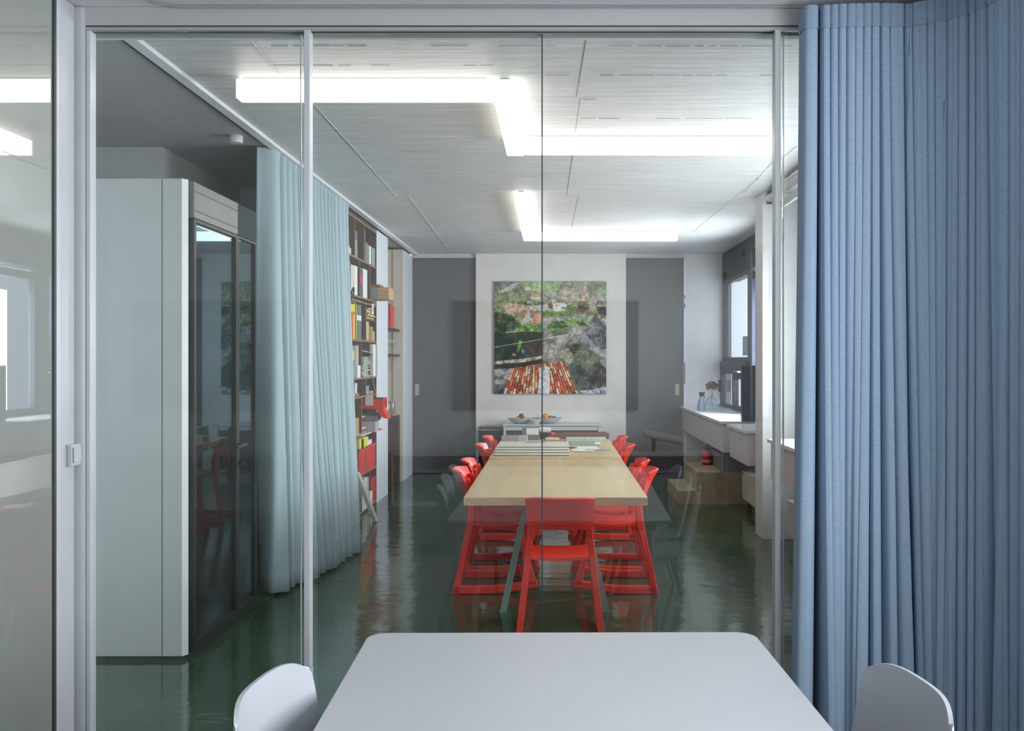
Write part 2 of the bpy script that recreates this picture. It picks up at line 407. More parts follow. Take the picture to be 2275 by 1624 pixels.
# far wall
xa, xb = X(1058, YW), X(1390, YW)
dz = Z(574, YW)
mb = MB(); mb.box(xa, xb, YW - 0.05, YW + 0.2, 0, CZ)
struct('wall_far', mb, mat('centre_wall_paint', '#e2ded8', 0.6))
mb = MB().box(X(1518, YW) + 0.05, X(1605, YW), YW, YW + 0.2, 0, CZ)
struct('wall_far_right', mb, WHITE)
mb = MB(); mb.box(-1.90, xa, YW, YW + 0.2, dz + 0.004, CZ); mb.box(xb, X(1518, YW) + 0.05, YW, YW + 0.2, dz + 0.004, CZ)
struct('wall_far_header', mb, WHITE)
for i, (p0, p1, hp) in enumerate(((915, 1058, 926.5), (1390, 1518, 1504.5))):
    a, b = X(p0, YW), X(p1, YW)
    d = struct('door_%d' % (i + 1), MB().box(a + (0.004 if i == 0 else 0.0), b, YW + 0.005, YW + 0.05, 0.012, dz), DOORG)
    h = X(hp, YW); obj('pull_plate', MB().box(h - 0.027, h + 0.027, YW - 0.003, YW + 0.004, Z(878, YW), Z(853, YW)), PLATE, d, bevel=0.001)
    mb = MB().box(a, b, YW - 0.012, YW + 0.05, dz + 0.004, dz + 0.035)
    struct('trim_%d' % (7 + i), mb, SILLW)
mb = MB(); x0 = X(1518, YW)
mb.box(x0 + 0.004, x0 + 0.048, YW - 0.01, YW + 0.1, 0, dz)
t9 = struct('trim_9', mb, mat('bright_jamb', '#e2e4ec', 0.35))
for z0, z1 in ((2.33, 2.38), (2.2, 2.27), (1.20, 1.48)):
    obj('jamb_slot', MB().box(x0 + 0.012, x0 + 0.024, YW - 0.012, YW - 0.009, z0, z1), ALUD, t9)
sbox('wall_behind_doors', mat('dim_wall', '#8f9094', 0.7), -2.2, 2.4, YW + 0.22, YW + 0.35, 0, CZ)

# left side of the big room: alcove, bookcase wall, pier, niche, pier
sbox('wall_left_outer', WHITE, -3.6, -3.4, YG, YW, 0, CZ)
sbox('wall_alcove', mat('alcove_paint', '#b3b4b3', 0.6), -3.4, -2.59, 6.10, 7.6, 0, CZ)
sbox('wall_alcove_end', WHITE, -3.4, -1.905, 7.6, 7.8, 0, CZ)
sbox('wall_shelf_return', WHITE, -2.4, -1.89, 7.8, 8.29, 0, CZ)
sbox('wall_shelf_back', WHITE, -2.45, -2.31, 8.29, 9.80, 0, CZ)
sbox('wall_pier', mat('cool_white', '#cdd1da', 0.55), -2.6, -1.887, 9.79, 10.45, 0, CZ - 0.03)
sbox('wall_niche', WARM, -2.75, -2.6, 9.8, 11.54, 0, CZ - 0.03)  # warm light in the niche is put into its wall colour
mb = MB(); mb.box(-2.75, -2.02, 11.54, YW + 0.2, 0, CZ - 0.03)
struct('wall_niche_end', mb, WARM)
sbox('wall_pier_face', WARM, -2.02, -1.895, 11.53, 11.54, 0, CZ - 0.03)
sbox('wall_pier_far', mat('cool_white', ''), -2.02, -1.895, 11.54, YW + 0.2, 0, CZ - 0.03)

# right side of the big room
RX = 2.24
mb = MB()
for y0, y1 in ((YG + 0.11, 4.5), (7.35, 8.9)): mb.box(RX, RX + 0.3, y0, y1, 0, CZ)
for y0, y1 in ((4.5, 7.35), (8.9, YW + 0.2)): mb.box(RX, RX + 0.3, y0, y1, 0, 0.86)
mb.box(RX, RX + 0.3, 4.5, 7.35, 2.6, CZ)
struct('wall_right_big', mb, WHITE)
mb = MB().box(1.752, RX, 7.78, 8.06, 0, CZ)
struct('wall_column', mb, mat('column_paint', '#cfd0d0', 0.5), bevel=0.006)
mb = MB().box(1.758, RX, 4.1, 4.4, 0, CZ)
struct('wall_column_near', mb, mat('column_paint', ''), bevel=0.006)
mb = MB().box(RX, RX + 0.22, 8.9, YW + 0.05, 2.56, CZ)
lt = struct('trim_10', mb, DGREY)
for yy, zz in ((10.9, 2.78), (12.1, 2.62)):
    obj('bracket', MB().tube([(RX - 0.006, yy, zz - 0.05), (RX - 0.02, yy, zz), (RX - 0.006, yy, zz + 0.05)], [0.008, 0.022, 0.008]), BLACK, lt)

# far window: grey frame, upper and lower lights
w2 = tag(bpy.data.objects.new('window_2', None), kind='structure'); COL.objects.link(w2); w2['_o'] = (0, 0, 0)
def frame(y0, y1, z0, z1, t, x0, x1, m, nm='window_frame'):
    q = MB(); q.box(x0, x1, y0, y0 + t, z0, z1); q.box(x0, x1, y1 - t, y1, z0, z1); q.box(x0, x1, y0 + t, y1 - t, z0, z0 + t); q.box(x0, x1, y0 + t, y1 - t, z1 - t, z1)
    return obj(nm, q, m, w2)
frame(10.66, YW - 0.005, 1.50, 2.56, 0.05, RX, RX + 0.06, MGREY)
obj('glass_pane', MB().box(RX + 0.03, RX + 0.036, 10.71, YW - 0.05, 1.55, 2.51), WGLASS, w2)
frame(9.25, 10.45, 0.90, 2.50, 0.08, RX - 0.02, RX + 0.05, NAVY)
obj('glass_pane', MB().box(RX + 0.02, RX + 0.026, 9.33, 10.37, 0.98, 2.42), WGLASS, w2)
obj('post', MB().box(RX - 0.01, RX + 0.07, 10.45, 10.66, 0.86, 2.56), MGREY, w2)
frame(8.9, 9.25, 0.90, 2.56, 0.06, RX, RX + 0.06, MGREY)
obj('glass_pane', MB().box(RX + 0.03, RX + 0.036, 8.96, 9.19, 0.96, 2.5), WGLASS, w2)
obj('transom', MB().box(RX - 0.035, RX + 0.05, 10.66, YW - 0.005, 1.385, 1.50), MGREY, w2, bevel=0.004)
frame(11.45, YW - 0.005, 0.90, 1.385, 0.045, RX - 0.03, RX + 0.03, MGREY)
obj('glass_pane', MB().box(RX, RX + 0.006, 11.49, YW - 0.05, 0.94, 1.34), WGLASS, w2)
frame(10.70, 11.45, 0.88, 1.36, 0.075, RX - 0.035, RX + 0.03, BLACK)
obj('glass_pane', MB().box(RX, RX + 0.006, 10.77, 11.38, 0.95, 1.29), WGLASS, w2)
obj('window_handle', MB().box(RX - 0.075, RX - 0.035, 12.15, 12.2, 1.10, 1.25), DGREY, w2, bevel=0.004)
obj('open_sash', MB().box(1.86, RX - 0.012, 9.15, 9.23, 0.905, 1.462), NAVY, w2, bevel=0.006)
dec = obj('sticker', MB().box(RX + 0.0275, RX + 0.0295, 10.74, 11.12, 1.57, 1.80), mat('sticker_grey', '#aeb0c0', 0.5), w2)
q = MB()
for k in range(4):
    q.tube([(RX + 0.0265, 10.80 + t * .25, 1.60 + k * 0.045 + 0.02 * math.sin(t * 5 + k)) for t in [i / 8 for i in range(9)]], 0.004, 6)
obj('sticker_waves', q, PAPER, dec)
# window of the middle bay and of the meeting room
w3 = tag(bpy.data.objects.new('window_3', None), kind='structure'); COL.objects.link(w3); w3['_o'] = (0, 0, 0)
w2 = w3
frame(4.5, 5.9, 0.86, 2.6, 0.06, RX + 0.02, RX + 0.08, MGREY); frame(5.9, 7.35, 0.86, 2.6, 0.06, RX + 0.02, RX + 0.08, MGREY)
for a, b in ((4.56, 5.84), (5.96, 7.29)): obj('glass_pane', MB().box(RX + 0.04, RX + 0.046, a, b, 0.92, 2.54), WGLASS, w3)
w4 = tag(bpy.data.objects.new('window_4', None), kind='structure'); COL.objects.link(w4); w4['_o'] = (0, 0, 0)
w2 = w4
for a, b in ((-2.3, -0.73), (-0.73, 0.83), (0.83, 2.4)):
    frame(a, b, 0.9, 2.65, 0.06, 2.05, 2.11, MGREY)
    obj('glass_pane', MB().box(2.07, 2.076, a + .06, b - .06, 0.96, 2.59), WGLASS, w4)
# outside: reveal of the neighbouring wing seen through the far window
mb = MB(); mb.box(2.9, 3.4, 12.85, 13.1, -1, 4.5); mb.box(3.4, 3.6, 5, 13.1, -1, 0.6); mb.box(3.4, 6.5, 13.1, 13.4, -1, 4.5)
struct('wall_outside', mb, FOG)

# sill boxes under the windows
def sill(name, y0, y1, endface, label, gx=1.665):
    t = thing(name, label, 'window sill', ((gx + RX) / 2, (y0 + y1) / 2, 0.58), 'white boxed sills under the right-hand windows')
    obj('casing', MB().box(gx + 0.03, RX - 0.003, y0 + 0.02, y1, 0.585, 0.868), SILLW, t, bevel=0.003)
    obj('sill_board', MB().box(gx, RX - 0.04, y0, y1, 0.873, 0.90), mat('sill_top', '#dcdde2', 0.25, var=0.01), t, bevel=0.002)
    obj('shadow_gap', MB().box(gx + 0.036, RX - 0.05, y0 + 0.026, y1 - .002, 0.868, 0.873), ALUD, t)
sill('window_sill', 9.26, 12.29, True, 'white boxed window sill carrying the spray bottle and the vase, furthest of the three')
sill('window_sill', 8.08, 8.92, True, 'white boxed window sill with a radiator below, just behind the square column')
sill('window_sill', 4.42, 7.23, True, 'white boxed window sill in front of the column, nearest the glass partition')

# radiators
def radiator(y0, y1, x, z0, z1, label):
    t = thing('radiator', label, 'radiator', (x, (y0 + y1) / 2, z0), 'white panel radiators below the sills')
    q = MB(); q.box(x + 0.012, x + 0.09, y0, y1, z0, z1 - 0.012)
    n = int((y1 - y0) / 0.034)
    for i in range(n):
        c = y0 + (i + 0.5) * (y1 - y0) / n
        q.box(x, x + 0.013, c - 0.011, c + 0.011, z0 + 0.02, z1 - 0.035)
    obj('panel', q, RADM, t, bevel=0.002)
    obj('top_grille', MB().box(x - 0.002, x + 0.10, y0 - 0.004, y1 + 0.004, z1 - 0.010, z1), RADM, t, bevel=0.003)
    for yy in (y0 + 0.12, y1 - 0.12):
        obj('foot', MB().box(x + 0.03, x + 0.07, yy - 0.02, yy + 0.02, 0.0, z0), BLACK, t)
radiator(8.10, 9.40, 1.91, 0.10, 0.385, 'white ribbed panel radiator low on the wall behind the square column')
radiator(5.6, 7.45, 1.875, 0.10, 0.39, 'white ribbed panel radiator seen between the column and the blue curtain')

# blind in the middle bay
t = thing('roller_blind', 'rolled up white blind along the ceiling beside the square column', 'blind', (1.80, 6.0, 2.80))
obj('roller', MB().tube([(1.80, 4.41, 2.868), (1.80, 7.70, 2.868)], 0.036, 16), SILLW, t)
obj('bottom_rail', MB().box(1.825, 1.85, 4.41, 7.68, 2.745, 2.800), SILLW, t, bevel=0.004)
obj('bracket', MB().box(1.77, 1.83, 7.702, 7.712, 2.82, 2.925), ALUD, t)
t.location = t.location

# steps in the far right corner
t = thing('steps', 'three broad brown concrete steps climbing right below the far window sill', 'steps', (1.75, 10.1, 0))
obj('step', MB().box(1.30, RX - 0.004, 9.66, 10.62, 0, 0.147), CONC, t, bevel=0.004)
obj('step', MB().box(1.49, RX - 0.004, 9.66, 10.62, 0.147, 0.343), CONC, t, bevel=0.004)
obj('step', MB().box(1.77, RX - 0.004, 9.66, 10.56, 0.343, 0.513), mat('grey_step', '#77767c', 0.6, var=0.1, stretch=(20, 1, 1)), t, bevel=0.004)

# ================================================================ LIGHTS ON THE CEILING
LZ1, LZ0 = CZ - 0.012, CZ - 0.108
def lamp(x0, x1, y0, y1, label):
    t = thing('ceiling_light', label, 'light', ((x0 + x1) / 2, (y0 + y1) / 2, LZ0), 'white linear ceiling lights of the big room')
    alx = (x1 - x0) > (y1 - y0)
    b0 = MB(); e = 0.02
    if alx: b0.box(x0 + e, x1 - e, y0, y1, LZ0, LZ1)
    else: b0.box(x0, x1, y0 + e, y1 - e, LZ0, LZ1)
    obj('diffuser', b0, LIGHTM, t, bevel=0.006)
    for s in (0, 1):
        if alx: q = MB().box(x0 if s == 0 else x1 - e, x0 + e if s == 0 else x1, y0, y1, LZ0, LZ1)
        else: q = MB().box(x0, x1, y0 if s == 0 else y1 - e, y0 + e if s == 0 else y1, LZ0, LZ1)
        obj('end_cap', q, LCAP, t, bevel=0.004)
    obj('mounting_plate', MB().box(x0 + 0.03, x1 - 0.03, y0 + 0.02, y1 - 0.02, LZ1, CZ + 0.0), mat('lamp_back', '#9b9b98', 0.5), t)
lamp(-1.581, -0.31, 4.575, 4.665, 'long white ceiling light at top left, nearest the glass and parallel to it')
lamp(-0.303, -0.195, 4.585, 5.885, 'white ceiling light running away from the glass, joining the two widest ones')
lamp(-0.188, 1.372, 5.765, 5.865, 'longest white ceiling light, running right from the end of the nearest joint')
lamp(-0.332, -0.228, 7.67, 8.90, 'far white ceiling light running away, nearer half of the distant pair')
lamp(-0.338, -0.232, 8.91, 10.12, 'far white ceiling light running away, touching the most distant crosswise one')
lamp(-0.224, 1.338, 10.02, 10.12, 'most distant crosswise white ceiling light above the picture')
q = MB().lathe([(0.037, 0), (0.040, 0.008), (0.040, 0.045)], (X(525, 5.8), 5.8, CZ - 0.045))
sd = tag(obj('smoke_detector', q, SILLW), 'small round white detector on the dark ceiling left of the rail', 'detector')

# ================================================================ PHONE BOOTH
BX, BY0, BY1, BH = -1.850, 4.66, 5.76, 2.435
b = thing('phone_booth', 'white acoustic phone booth with dark framed glass door on its right side', 'phone booth', (-2.45, 5.2, 0))
obj('plinth', MB().box(-3.0, BX - 0.02, BY0 + 0.02, BY1, 0, 0.022), BLACK, b)
seam = X(360, BY0)
obj('front_panel', MB().box(-3.05, seam - 0.002, BY0, BY0 + 0.04, 0.022, BH), CABW, b, bevel=0.001)
obj('front_panel', MB().box(seam + 0.002, X(404, BY0), BY0, BY0 + 0.04, 0.022, BH), CABW, b, bevel=0.001)
q = MB().prism([(X(404, BY0), BY0), (-1.862, BY0 + 0.032), (-1.880, BY0 + 0.05), (X(404, BY0) - 0.02, BY0 + 0.04)], 'z', 0.022, BH)
obj('corner_profile', q, CABE, b)
obj('side_post', MB().prism([(-1.8615, BY0 + 0.0325), (BX, BY0 + 0.074), (BX - 0.03, BY0 + 0.074), (-1.880, BY0 + 0.051)], 'z', 0.022, BH), STEEL, b)
obj('seam_backing', MB().box(seam - 0.01, seam + 0.01, BY0 + 0.041, BY0 + 0.05, 0.022, BH), BLACK, b)
lk = X(228, BY0)
obj('lock_ring', MB().lathe([(0.0185, 0), (0.0205, 0), (0.0205, 0.004), (0.0185, 0.004)], (0, 0, 0)), ALUD, b)
lo = b.children[-1]; lo.matrix_local = Matrix.Translation((lk + 2.45, BY0 - 5.2 + 0.001, Z(1080, BY0))) @ Matrix.Rotation(PI / 2, 4, 'X') @ Matrix.Translation((2.45, 5.2, 0))
obj('back_panel', MB().box(-3.05, BX - 0.01, BY1 - 0.03, BY1, 0.022, BH), mat('booth_lining', '#2b4550', 0.9), b)
obj('side_panel', MB().box(-3.05, -3.01, BY0 + 0.04, BY1 - 0.03, 0.022, BH), mat('booth_felt', '#35505a', 0.9), b)
obj('booth_roof', MB().box(-3.01, BX - 0.04, BY0 + 0.04, BY1 - 0.03, BH - 0.06, BH), CABW, b)
YD = 5.39
obj('header_panel', MB().box(BX - 0.03, BX, BY0 + 0.078, YD, 2.250, BH - 0.001), STEEL, b, bevel=0.001)
q = MB(); q.box(BX - 0.001, BX + 0.0015, BY0 + 0.09, YD - 0.005, 2.385, 2.389); q.box(BX - 0.001, BX + 0.0015, BY0 + 0.09, YD - 0.005, 2.285, 2.289)
obj('header_groove', q, ALUD, b)
obj('header_panel', MB().box(BX - 0.03, BX - 0.002, YD + 0.004, BY1 - 0.03, 2.250, BH - 0.001), mat('smoky_panel', '#2b3133', 0.6, spec=0.15), b)
def bframe(y0, y1, z0, z1, t, nm):
    q = MB(); q.box(BX - 0.035, BX, y0, y0 + t, z0, z1); q.box(BX - 0.035, BX, y1 - t, y1, z0, z1); q.box(BX - 0.035, BX, y0 + t, y1 - t, z0, z0 + t * 1.6); q.box(BX - 0.035, BX, y0 + t, y1 - t, z1 - t * .6, z1)
    return obj(nm, q, BLACK, b)
d = bframe(BY0 + 0.078, YD, 0.025, 2.245, 0.028, 'door')
obj('glass_pane', MB().box(BX - 0.022, BX - 0.014, BY0 + 0.106, YD - 0.028, 0.07, 2.228), DGLASS, d)
hz = Z(990, 5.3)
q = MB().tube([(BX + 0.0, YD - 0.02, hz), (BX + 0.055, YD - 0.02, hz), (BX + 0.058, YD - 0.05, hz), (BX + 0.055, YD - 0.17, hz - 0.004)], [0.011, 0.011, 0.010, 0.008])
obj('handle', q, BLACK, d)
obj('lock_case', MB().box(BX - 0.002, BX + 0.012, YD - 0.045, YD - 0.004, hz - 0.19, hz + 0.10), BLACK, d, bevel=0.003)
obj('key_knob', MB().tube([(BX + 0.01, YD - 0.02, hz - 0.11), (BX + 0.04, YD - 0.02, hz - 0.11)], 0.011), BLACK, d)
f2 = bframe(YD + 0.004, BY1 - 0.03, 0.025, 2.245, 0.022, 'side_window')
obj('glass_pane', MB().box(BX - 0.022, BX - 0.014, YD + 0.026, BY1 - 0.052, 0.06, 2.23), DGLASS, f2)

# ================================================================ CURTAINS
def curtain(name, top, bot, z0, z1, nf, amp, m, label, seed, parts=None, ampb=1.0, zvar=None, lead=None, hdr=None, first=1.0, last=1.0, big=0.012):
    rnd = random.Random(seed)
    def cum(n, jit, fw):
        a = [fw] + [1 + rnd.uniform(-jit, jit) for _ in range(n - 2)] + [last]; s = sum(a); c = [0]
        for v in a: c.append(c[-1] + v / s)
        return c
    ct, cb = cum(nf, 0.22, first), cum(nf, 0.75, first * 1.3)
    at = [1 + rnd.uniform(-.35, .35) for _ in range(nf + 1)]; ab = [1 + rnd.uniform(-.75, .6) for _ in range(nf + 1)]
    lean = [rnd.uniform(-1, 1) for _ in range(nf + 1)]
    def path(P):
        P = [Vector((a, b_, 0)) for a, b_ in P]; L_ = [0]
        for i in range(1, len(P)): L_.append(L_[-1] + (P[i] - P[i - 1]).length)
        def f(s):
            s = min(max(s, 0), 1) * L_[-1]
            for i in range(1, len(P)):
                if s <= L_[i] + 1e-9:
                    t = (s - L_[i - 1]) / max(L_[i] - L_[i - 1], 1e-9); return P[i - 1].lerp(P[i], t), (P[i] - P[i - 1]).normalized()
            return P[-1], (P[-1] - P[-2]).normalized()
        return f
    ft, fb = path(top), path(bot)
    SPF = 16
    def pt(u, v):
        k = u * nf; i = min(int(k), nf - 1); t = k - i
        sm = v ** 1.3
        s = (ct[i] + (ct[i + 1] - ct[i]) * t) * (1 - sm) + (cb[i] + (cb[i + 1] - cb[i]) * t) * sm
        a, ta = ft(s); c, tb = fb(s); 
        p = a.lerp(c, sm if bot is not top else 0); tg = ta.lerp(tb, sm).normalized(); nn = Vector((tg.y, -tg.x, 0))
        A = amp * ((at[i] * (1 - t) + at[i + 1] * t) * (1 - sm) + ampb * (ab[i] * (1 - t) + ab[i + 1] * t) * sm)
        ph = 2 * PI * t
        wv = -math.cos(ph) - 0.3 - 0.25 * math.cos(2 * ph)
        off = nn * (A * wv) + nn * (big * sm * math.sin(s * 23 + 1.3) + 0.12 * big * math.sin(s * 61)) + tg * (-(0.20 * A) * math.sin(ph) + A * 0.5 * lean[i] * math.sin(PI * t) * (0.4 + sm))
        z = z1 + (z0 - z1) * v
        if zvar: z = z1 + ((z0 + zvar * (0.5 + 0.5 * math.sin(s * 40))) - z1) * v
        q = p + off
        return (q.x, q.y, z)
    mbb = MB().grid(pt, nf * SPF, 30)
    o = obj(name, mbb, m, solid=0.0025)
    tag(o, label, 'curtain')
    if hdr:
        def ph(u, v):
            vv = v * hdr; p = Vector(pt(u, vv)); q0 = Vector(pt(max(u - 1e-3, 0), vv)); q1 = Vector(pt(min(u + 1e-3, 1), vv))
            t = (q1 - q0); t.z = 0
            if t.length < 1e-9: t = Vector((1, 0, 0))
            t.normalize(); n_ = Vector((t.y, -t.x, 0))
            return p + n_ * 0.0035
        hm = MB().grid(ph, nf * SPF, 3)
        obj('header_band', hm, parts, o)
    return o
curtain('curtain', [(0.915, 3.42), (1.05, 3.40), (1.30, 3.40), (1.42, 3.34), (1.50, 3.22), (1.545, 3.05), (1.56, 2.85)],
        [(0.87, 3.41), (1.05, 3.38), (1.30, 3.38), (1.42, 3.32), (1.50, 3.20), (1.555, 3.05), (1.58, 2.82)],
        0.02, 2.824, 34, 0.046, BLUEC, 'full height blue wool curtain in deep folds at the right, in front of the glass', 5, BLUEH, ampb=1.3, hdr=0.030, first=2.4, last=2.5, big=0.022)
curtain('curtain', [(-1.865, 6.05), (-1.87, 6.3), (-1.87, 7.2), (-1.86, 8.25)],
        [(-1.85, 5.95), (-1.75, 6.02), (-1.66, 6.35), (-1.60, 6.8), (-1.545, 7.42)],
        0.02, CZ - 0.012, 17, 0.055, TEALC, 'pale teal wool curtain hanging from the ceiling rail beside the phone booth', 11, TEALC, ampb=1.15, first=1.8, hdr=0.03)

# ================================================================ SWITCH, CABLE
t = thing('light_switch', 'small white light switch on the narrow wall left of the glass', 'switch', (-1.81, 3.44, 1.04))
obj('frame', MB().box(-1.809, -1.792, 3.422, 3.49, Z(1034, 3.46), Z(986, 3.46)), WHITEC, t, bevel=0.002)
obj('rocker', MB().box(-1.791, -1.785, 3.432, 3.480, Z(1027, 3.46), Z(993, 3.46)), WHITEC, t, bevel=0.002)
q = MB().tube([(X(230, 3.0), 3.0, CM - 0.006), (X(265, 3.2), 3.2, CM - 0.006), (X(300, 3.35), 3.35, CM - 0.006), (X(345, 3.45), 3.45, CM - 0.006), (X(400, 3.49), 3.488, CM - 0.006), (X(1300, 3.49), 3.488, CM - 0.006), (X(1900, 3.49), 3.488, CM - 0.006)], 0.0045, 8)
tag(obj('cable', q, mat('grey_cable', '#93949a', 0.4)), 'thin grey cable running along the top of the head beam', 'cable')

# ================================================================ FRONT TABLE
ca, sa = math.cos(math.radians(1.6)), math.sin(math.radians(1.6))
TC = (0.052, 1.50)
def rot(x, y): return (TC[0] + x * ca + y * (-sa) , TC[1] + x * sa * 0.3 + y * ca)
def rrect(hxx, hyy, r, n=8):
    P = []
    for cx, cy, a0 in ((hxx - r, hyy - r, 0), (-hxx + r, hyy - r, PI / 2), (-hxx + r, -hyy + r, PI), (hxx - r, -hyy + r, 1.5 * PI)):
        for i in range(n + 1):
            a = a0 + PI / 2 * i / n; P.append((cx + r * math.cos(a), cy + r * math.sin(a)))
    return P
t = thing('meeting_table', 'white laminate meeting table with rounded corners in the foreground', 'table', (TC[0], TC[1], 0))
obj('tabletop', MB().prism([rot(*p) for p in rrect(0.548, 1.14, 0.055)], 'z', 0.722, 0.74), WTABLE, t, bevel=0.002)
q = MB(); q.box(TC[0] - 0.46, TC[0] + 0.46, TC[1] - 0.95, TC[1] - 0.92, 0.66, 0.722); q.box(TC[0] - 0.46, TC[0] + 0.46, TC[1] + 0.92, TC[1] + 0.95, 0.66, 0.722); q.box(TC[0] - 0.015, TC[0] + 0.015, TC[1] - 0.92, TC[1] + 0.92, 0.66, 0.722)
obj('underframe', q, WTABLE, t)
for sx in (-1, 1):
    for sy in (-1, 1):
        obj('leg', MB().tube([(TC[0] + sx * 0.47, TC[1] + sy * 1.0, 0), (TC[0] + sx * 0.42, TC[1] + sy * 0.93, 0.722)], [0.016, 0.022], 12), WTABLE, t)

# ================================================================ WHITE SHELL CHAIRS (local: faces +x, origin on the floor)
def white_chair(label):
    t = thing('shell_chair', label, 'chair', (0, 0, 0), 'white shell chairs at the meeting table')
    def back(u, v):
        w_ = 0.186 + 0.008 * v
        # rounded upper corners
        uu = (u * 2 - 1)
        k = max(0, (v - 0.7) / 0.3); w2_ = w_ * (1 - 0.05 * k ** 4)
        zt = 0.47 + v * 0.350 - 0.036 * k * k * abs(uu) ** 5
        y = uu * w2_
        x = -0.205 - 0.045 * math.sin(v * 1.5) - 0.02 * v + 0.055 * abs(uu) ** 2.4 * (1 - 0.25 * v)
        return (x, y, zt)
    obj('backrest', MB().slab(back, 36, 28, 0.009), WCHAIR, t, bevel=0.0)
    def seat(u, v):
        uu = u * 2 - 1
        x = -0.20 + 0.42 * v; y = uu * (0.20 + 0.012 * math.sin(v * PI))
        z = 0.452 - 0.018 * math.sin(v * PI) + 0.02 * abs(uu) ** 3 - 0.03 * max(0, v - .8) * 5 * .5 + 0.02 * (1 - v) ** 4
        return (x, y, z)
    obj('seat', MB().slab(seat, 16, 16, 0.009), WCHAIR, t)
    for sx, sy in ((-1, -1), (-1, 1), (1, -1), (1, 1)):
        obj('leg', MB().tube([(sx * 0.24 - 0.01, sy * 0.205, 0), (sx * 0.13, sy * 0.15, 0.43)], [0.010, 0.013], 10), WTABLE, t)
    return t
wc = white_chair('white shell chair at the left side of the white table, furthest from the viewer')
wc.location = (-0.382, 1.985, 0); wc.rotation_euler = (0, 0, math.radians(-7))
dup(wc, (0.538, 1.985, 0), PI + math.radians(7), 'white shell chair at the right side of the white table, against the blue curtain')
for i, (y) in enumerate((1.50, 1.04)):
    nm = ('second', 'third')[i]
    dup(wc, (-0.42, y, 0), 0, 'white shell chair mirrored in the glass, %s on the left of the white table' % nm)
    dup(wc, (0.56, y, 0), PI, 'white shell chair mirrored in the glass, %s on the right of the white table' % nm)

# ================================================================ behind the viewer, mirrored in the glass
tag(obj('wall_board', MB().box(X(1005, 9.9), X(1420, 9.9), -2.895, -2.86, Z(912, 9.9), Z(668, 9.9)), mat('dark_board', '#55534f', 0.6)), 'large dark board on the back wall, mirrored faintly in the glass', 'board')
sh = thing('low_shelf', 'long low dark shelf along the back wall, mirrored in the glass', 'shelf', (0, -2.7, 0))
obj('shelf_top', MB().box(-1.7, 1.8, -2.88, -2.45, 0.52, 0.55), SILLW, sh); obj('shelf_base', MB().box(-1.7, 1.8, -2.88, -2.45, 0.0, 0.045), SILLW, sh)
obj('shelf_back', MB().box(-1.7, 1.8, -2.89, -2.87, 0.045, 0.52), mat('brown_back', '#3c2a22', 0.6), sh)
for x in (-1.69, -0.82, 0.05, 0.92, 1.77): obj('divider', MB().box(x, x + 0.02, -2.87, -2.45, 0.045, 0.52), SILLW, sh)
random.seed(21)
bk = None
for base in (-1.66, -0.79, 0.95):
    x = base
    for k in range(15):
        wdt = random.choice((0.045, 0.05, 0.055)); 
        if x + wdt > base + 0.8: break
        o = obj('binder', MB().box(x, x + wdt - 0.004, -2.80, -2.50, 0.045, 0.36), mat('grey_binder', '#8d8f98', 0.6))
        tag(o, 'grey binder standing in the low shelf on the back wall, mirrored in the glass', 'binder', 'grey binders in the low back shelf')
        x += wdt
t = thing('paper_roll', 'white paper roll resting on a stand on the low back shelf, mirrored', 'paper roll', (1.05, -2.62, 0.55))
obj('roll', MB().tube([(0.95, -2.66, 0.74), (1.35, -2.66, 0.66)], 0.045, 16), PAPER, t)
obj('stand', MB().box(1.03, 1.07, -2.68, -2.64, 0.55, 0.685), ALUD, t)

# ================================================================ WOODEN TABLES
def wtable(y0, y1, zt, label):
    x0, x1 = -0.515, 0.528
    t = thing('trestle_table', label, 'table', (0, (y0 + y1) / 2, 0), 'maple topped trestle tables end to end')
    obj('tabletop', MB().box(x0, x1, y0, y1, zt - 0.046, zt), MAPLE, t, bevel=0.0015)
    obj('edge_band', MB().box(x0, x1, y0 - 0.0025, y0 - 0.0003, zt - 0.046, zt - 0.001), MAPLEE, t)
    for s, yy in ((0, y0 + 0.42), (1, y1 - 0.35)):
        tr = obj('trestle_bar', MB().box(-0.40, 0.40, yy - 0.02, yy + 0.02, zt - 0.10, zt - 0.046), GREENG, t, bevel=0.002)
        for sx in (-1, 1):
            for sy in (-1, 1):
                q = MB(); a = Vector((sx * 0.17, yy + sy * 0.03, zt - 0.09)); c = Vector((sx * 0.31, yy + sy * 0.10, 0.0))
                wv = Vector((0.020, 0, 0)); dv = Vector((0, 0.012, 0))
                wa = wv * 0.7; wc_ = wv
                q.add([c - wc_ - dv, c + wc_ - dv, c + wc_ + dv, c - wc_ + dv, a - wa * 1.3 - dv, a + wa * 1.3 - dv, a + wa * 1.3 + dv, a - wa * 1.3 + dv], [(0, 3, 2, 1), (4, 5, 6, 7), (0, 1, 5, 4), (1, 2, 6, 5), (2, 3, 7, 6), (3, 0, 4, 7)])
                obj('leg', q, GREENG, t, bevel=0.002)
wtable(5.225, 7.235, 0.74, 'clear maple topped work table nearest the glass, with nothing on it')
wtable(7.243, 9.22, 0.748, 'maple topped work table behind, covered with material samples')

